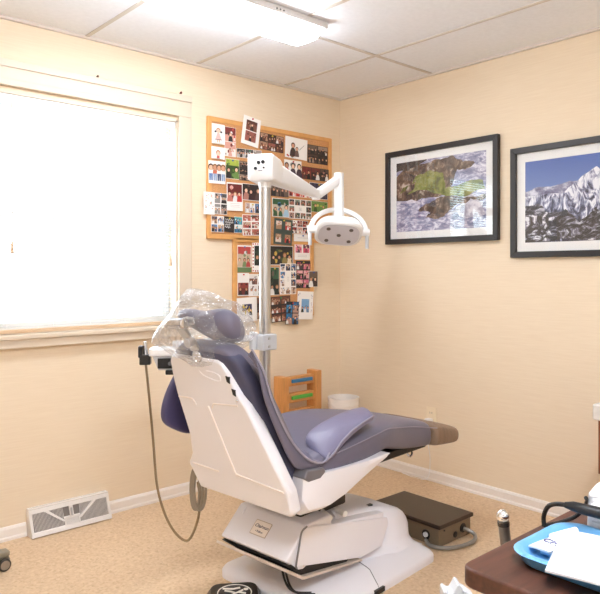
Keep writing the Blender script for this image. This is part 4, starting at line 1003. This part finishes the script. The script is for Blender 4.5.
# chrome handpiece standing up in a holder beyond the cart's far edge
h2x, h2y = K(-2.105, -2.535)
flat('rear_holder', MB().box(h2x-.03, h2x+.03, h2y-.06, h2y+.022, .64, .668), GREYP, cart, bevel=.004)
hpz = thing('chrome_handpiece', 'chrome handled instrument with round shiny end upright beyond the cart', 'instrument', (-2.112, -2.545, .66))
ax = [(.006, -.004, 0), (.002, .0, .05), (-.005, .004, .122)]
MB().tube(ax, [.0085, .010, .0105], 20).build('handle', mat('dark_steel', (128, 124, 122), .3, 1), hpz)
MB().cyl((-.0042, .0035, .112), (-.0048, .004, .119), .0112, n=20).build('ring', mat('dark_ring', (60, 56, 54), .35, .6), hpz)
MB().ell((-.0056, .0045, .130), (.0118, .0118, .0125), n=20, k=12).build('end_cap', mat('shiny_cap', (240, 240, 240), .06, 1), hpz)

# tray with its contents
tray = thing('plastic_tray', 'light blue plastic instrument tray on the walnut cart top', 'tray', (-2.15, -2.795, .7805))
TB = mat('tray_blue', (104, 164, 210), .35)
def trr(k, z): return [(x, y, z) for x, y in rrect(-.127+k, .075-k, -.19+k, .158-k, max(.012, .045-k*.6), 6)]
s = MB(); s.rings([trr(.016, 0), trr(.012, .003), trr(.004, .018), trr(0, .0205), trr(.004, .023), trr(.012, .022), trr(.020, .006), trr(.024, .004)]); s.build('tray', TB, tray, ang=60)
s = MB(); s.box(-.100, .05, .035, .042, .004, .010); s.box(-.06, -.054, .04, .13, .004, .010); flat('divider', s, mat('tray_pale', (170, 208, 236), .4), tray, bevel=.002)
def sheet(name, P, z, th, m, lab, cat, bend=0):
    cx = sum(p[0] for p in P)/len(P); cy = sum(p[1] for p in P)/len(P); s = MB(); n = 10; g0 = []
    for k in (0, 1):
        for i in range(n+1):
            row = []
            for j in range(n+1):
                u, v = i/n, j/n
                p = Vector(P[0]).lerp(Vector(P[1]), u).lerp(Vector(P[3]).lerp(Vector(P[2]), u), v)
                row.append((p.x-cx, p.y-cy, k*th+bend*(u*(1-u)*4-.6)*.5+bend*.3*math.sin(v*5)))
            g0.append(row)
    vs = [q for r_ in g0 for q in r_]; N = n+1; fs = []
    for k in (0, 1):
        o_ = k*N*N
        for i in range(n):
            for j in range(n): fs.append((o_+i*N+j, o_+i*N+j+1, o_+(i+1)*N+j+1, o_+(i+1)*N+j))
    for i in range(n):
        for a, b_ in ((i*N, (i+1)*N), (i*N+n, (i+1)*N+n), (i, i+1), (n*N+i, n*N+i+1)): fs.append((a, b_, N*N+b_, N*N+a))
    s.add(vs, fs); o_ = s.build(name, m, None, ang=50); o_.location = (cx, cy, z)
    return tag(o_, lab, cat)
PAPER = mat('white_napkin', (204, 202, 206), .8, bump=.1, bscale=90)
sheet('napkin', [(-2.135, -2.671), (-2.309, -2.727), (-2.26, -2.99), (-2.075, -2.93)], .806, .003, PAPER, 'white paper napkin lying across the blue tray', 'napkin', .004)
pk = sheet('paper_packet', [(-2.226, -2.654), (-2.226, -2.690), (-2.130, -2.705), (-2.135, -2.664)], .797, .003, mat('packet_white', (212, 220, 228), .6), 'white paper packet with purple letters inside the blue tray', 'packet', .002)
text_mesh('packet_letters', 'CME', .020, mat('packet_ink', (84, 70, 120), .5), pk, (-.012, -.002, .0045), (0, 0, R(-100)))
s = MB(); s.cyl((-2.165, -2.662, .799), (-2.105, -2.676, .799), .006, n=14); o_ = s.build('cotton_roll', mat('cotton', (244, 242, 240), .9)); tag(o_, 'small white cotton roll at the far side of the blue tray', 'cotton roll')
# white device with black handpiece
dv = thing('tabletop_device', 'white box device with rounded corners behind the blue tray', 'device', (-2.0, -2.72, .78))
s = MB(); s.rings([[(x, y, z) for x, y in rrect(-.072+k, .07-k, -.10+k, .045-k, .014, 4)] for z, k in ((.002, 0), (.075, .002), (.092, .012), (.095, .02))]); s.build('housing', mat('device_white', (226, 226, 228), .35), dv, bevel=.003, ang=40)
flat('side_seam', MB().box(-.0735, -.071, -.09, .03, .03, .033), GREYP, dv)
MB().cyl((-.082, .02, .055), (-.07, .02, .055), .012, n=16).build('cradle_hook', WHITE, dv, bevel=.003)
hd_ = thing('black_handpiece', 'black handpiece with looping cord lying in front of the white device', 'handpiece', (-2.10, -2.67, .80))
def HQ(x, y, z): return (x+2.10, y+2.67, z-.80)
s = MB(); s.tube([HQ(-2.103, -2.655, .838), HQ(-2.100, -2.668, .838), HQ(-2.094, -2.69, .836), HQ(-2.086, -2.72, .834), HQ(-2.07, -2.78, .832)], [.005, .0085, .0098, .0102, .0098], 16); s.build('body', BLACK, hd_)
s = MB(); s.tube(smoothpath([HQ(-2.088, -2.608, .782), HQ(-2.086, -2.606, .80), HQ(-2.094, -2.618, .822), HQ(-2.102, -2.636, .834), HQ(-2.103, -2.655, .838)], 6), .0042, 8)
s.tube(smoothpath([HQ(-2.088, -2.608, .784), HQ(-2.05, -2.62, .784), HQ(-2.035, -2.645, .80), HQ(-2.04, -2.665, .83), HQ(-2.075, -2.68, .85)], 6), .0036, 8)
s.build('cord', BLACK, hd_)

# ------------------------------------------------------------------ light
wd = bpy.data.worlds.new('daylight'); SC.world = wd; wd.use_nodes = True
wd.node_tree.nodes['Background'].inputs[0].default_value = (.80, .91, 1, 1); wd.node_tree.nodes['Background'].inputs[1].default_value = 3.2
pl_ = bpy.data.lights.new('window_portal', 'AREA'); pl_.shape = 'RECTANGLE'; pl_.size = WX1-WX0; pl_.size_y = WZ1-WZ0; pl_.cycles.is_portal = True
po = bpy.data.objects.new('window_portal', pl_); COL.objects.link(po); po.location = ((WX0+WX1)/2, .15, (WZ0+WZ1)/2); po.rotation_euler = (R(-90), 0, 0)
SC.view_settings.view_transform = 'Standard'; SC.view_settings.look = 'None'; SC.view_settings.gamma = 1; SC.view_settings.use_curve_mapping = False
SC.view_settings.exposure = 1.76
SC.cycles.max_bounces = 10; SC.cycles.diffuse_bounces = 6; SC.cycles.transparent_max_bounces = 16; SC.cycles.caustics_reflective = False; SC.cycles.caustics_refractive = False
SC.cycles.use_denoising = True
SC.cycles.sample_clamp_indirect = 6
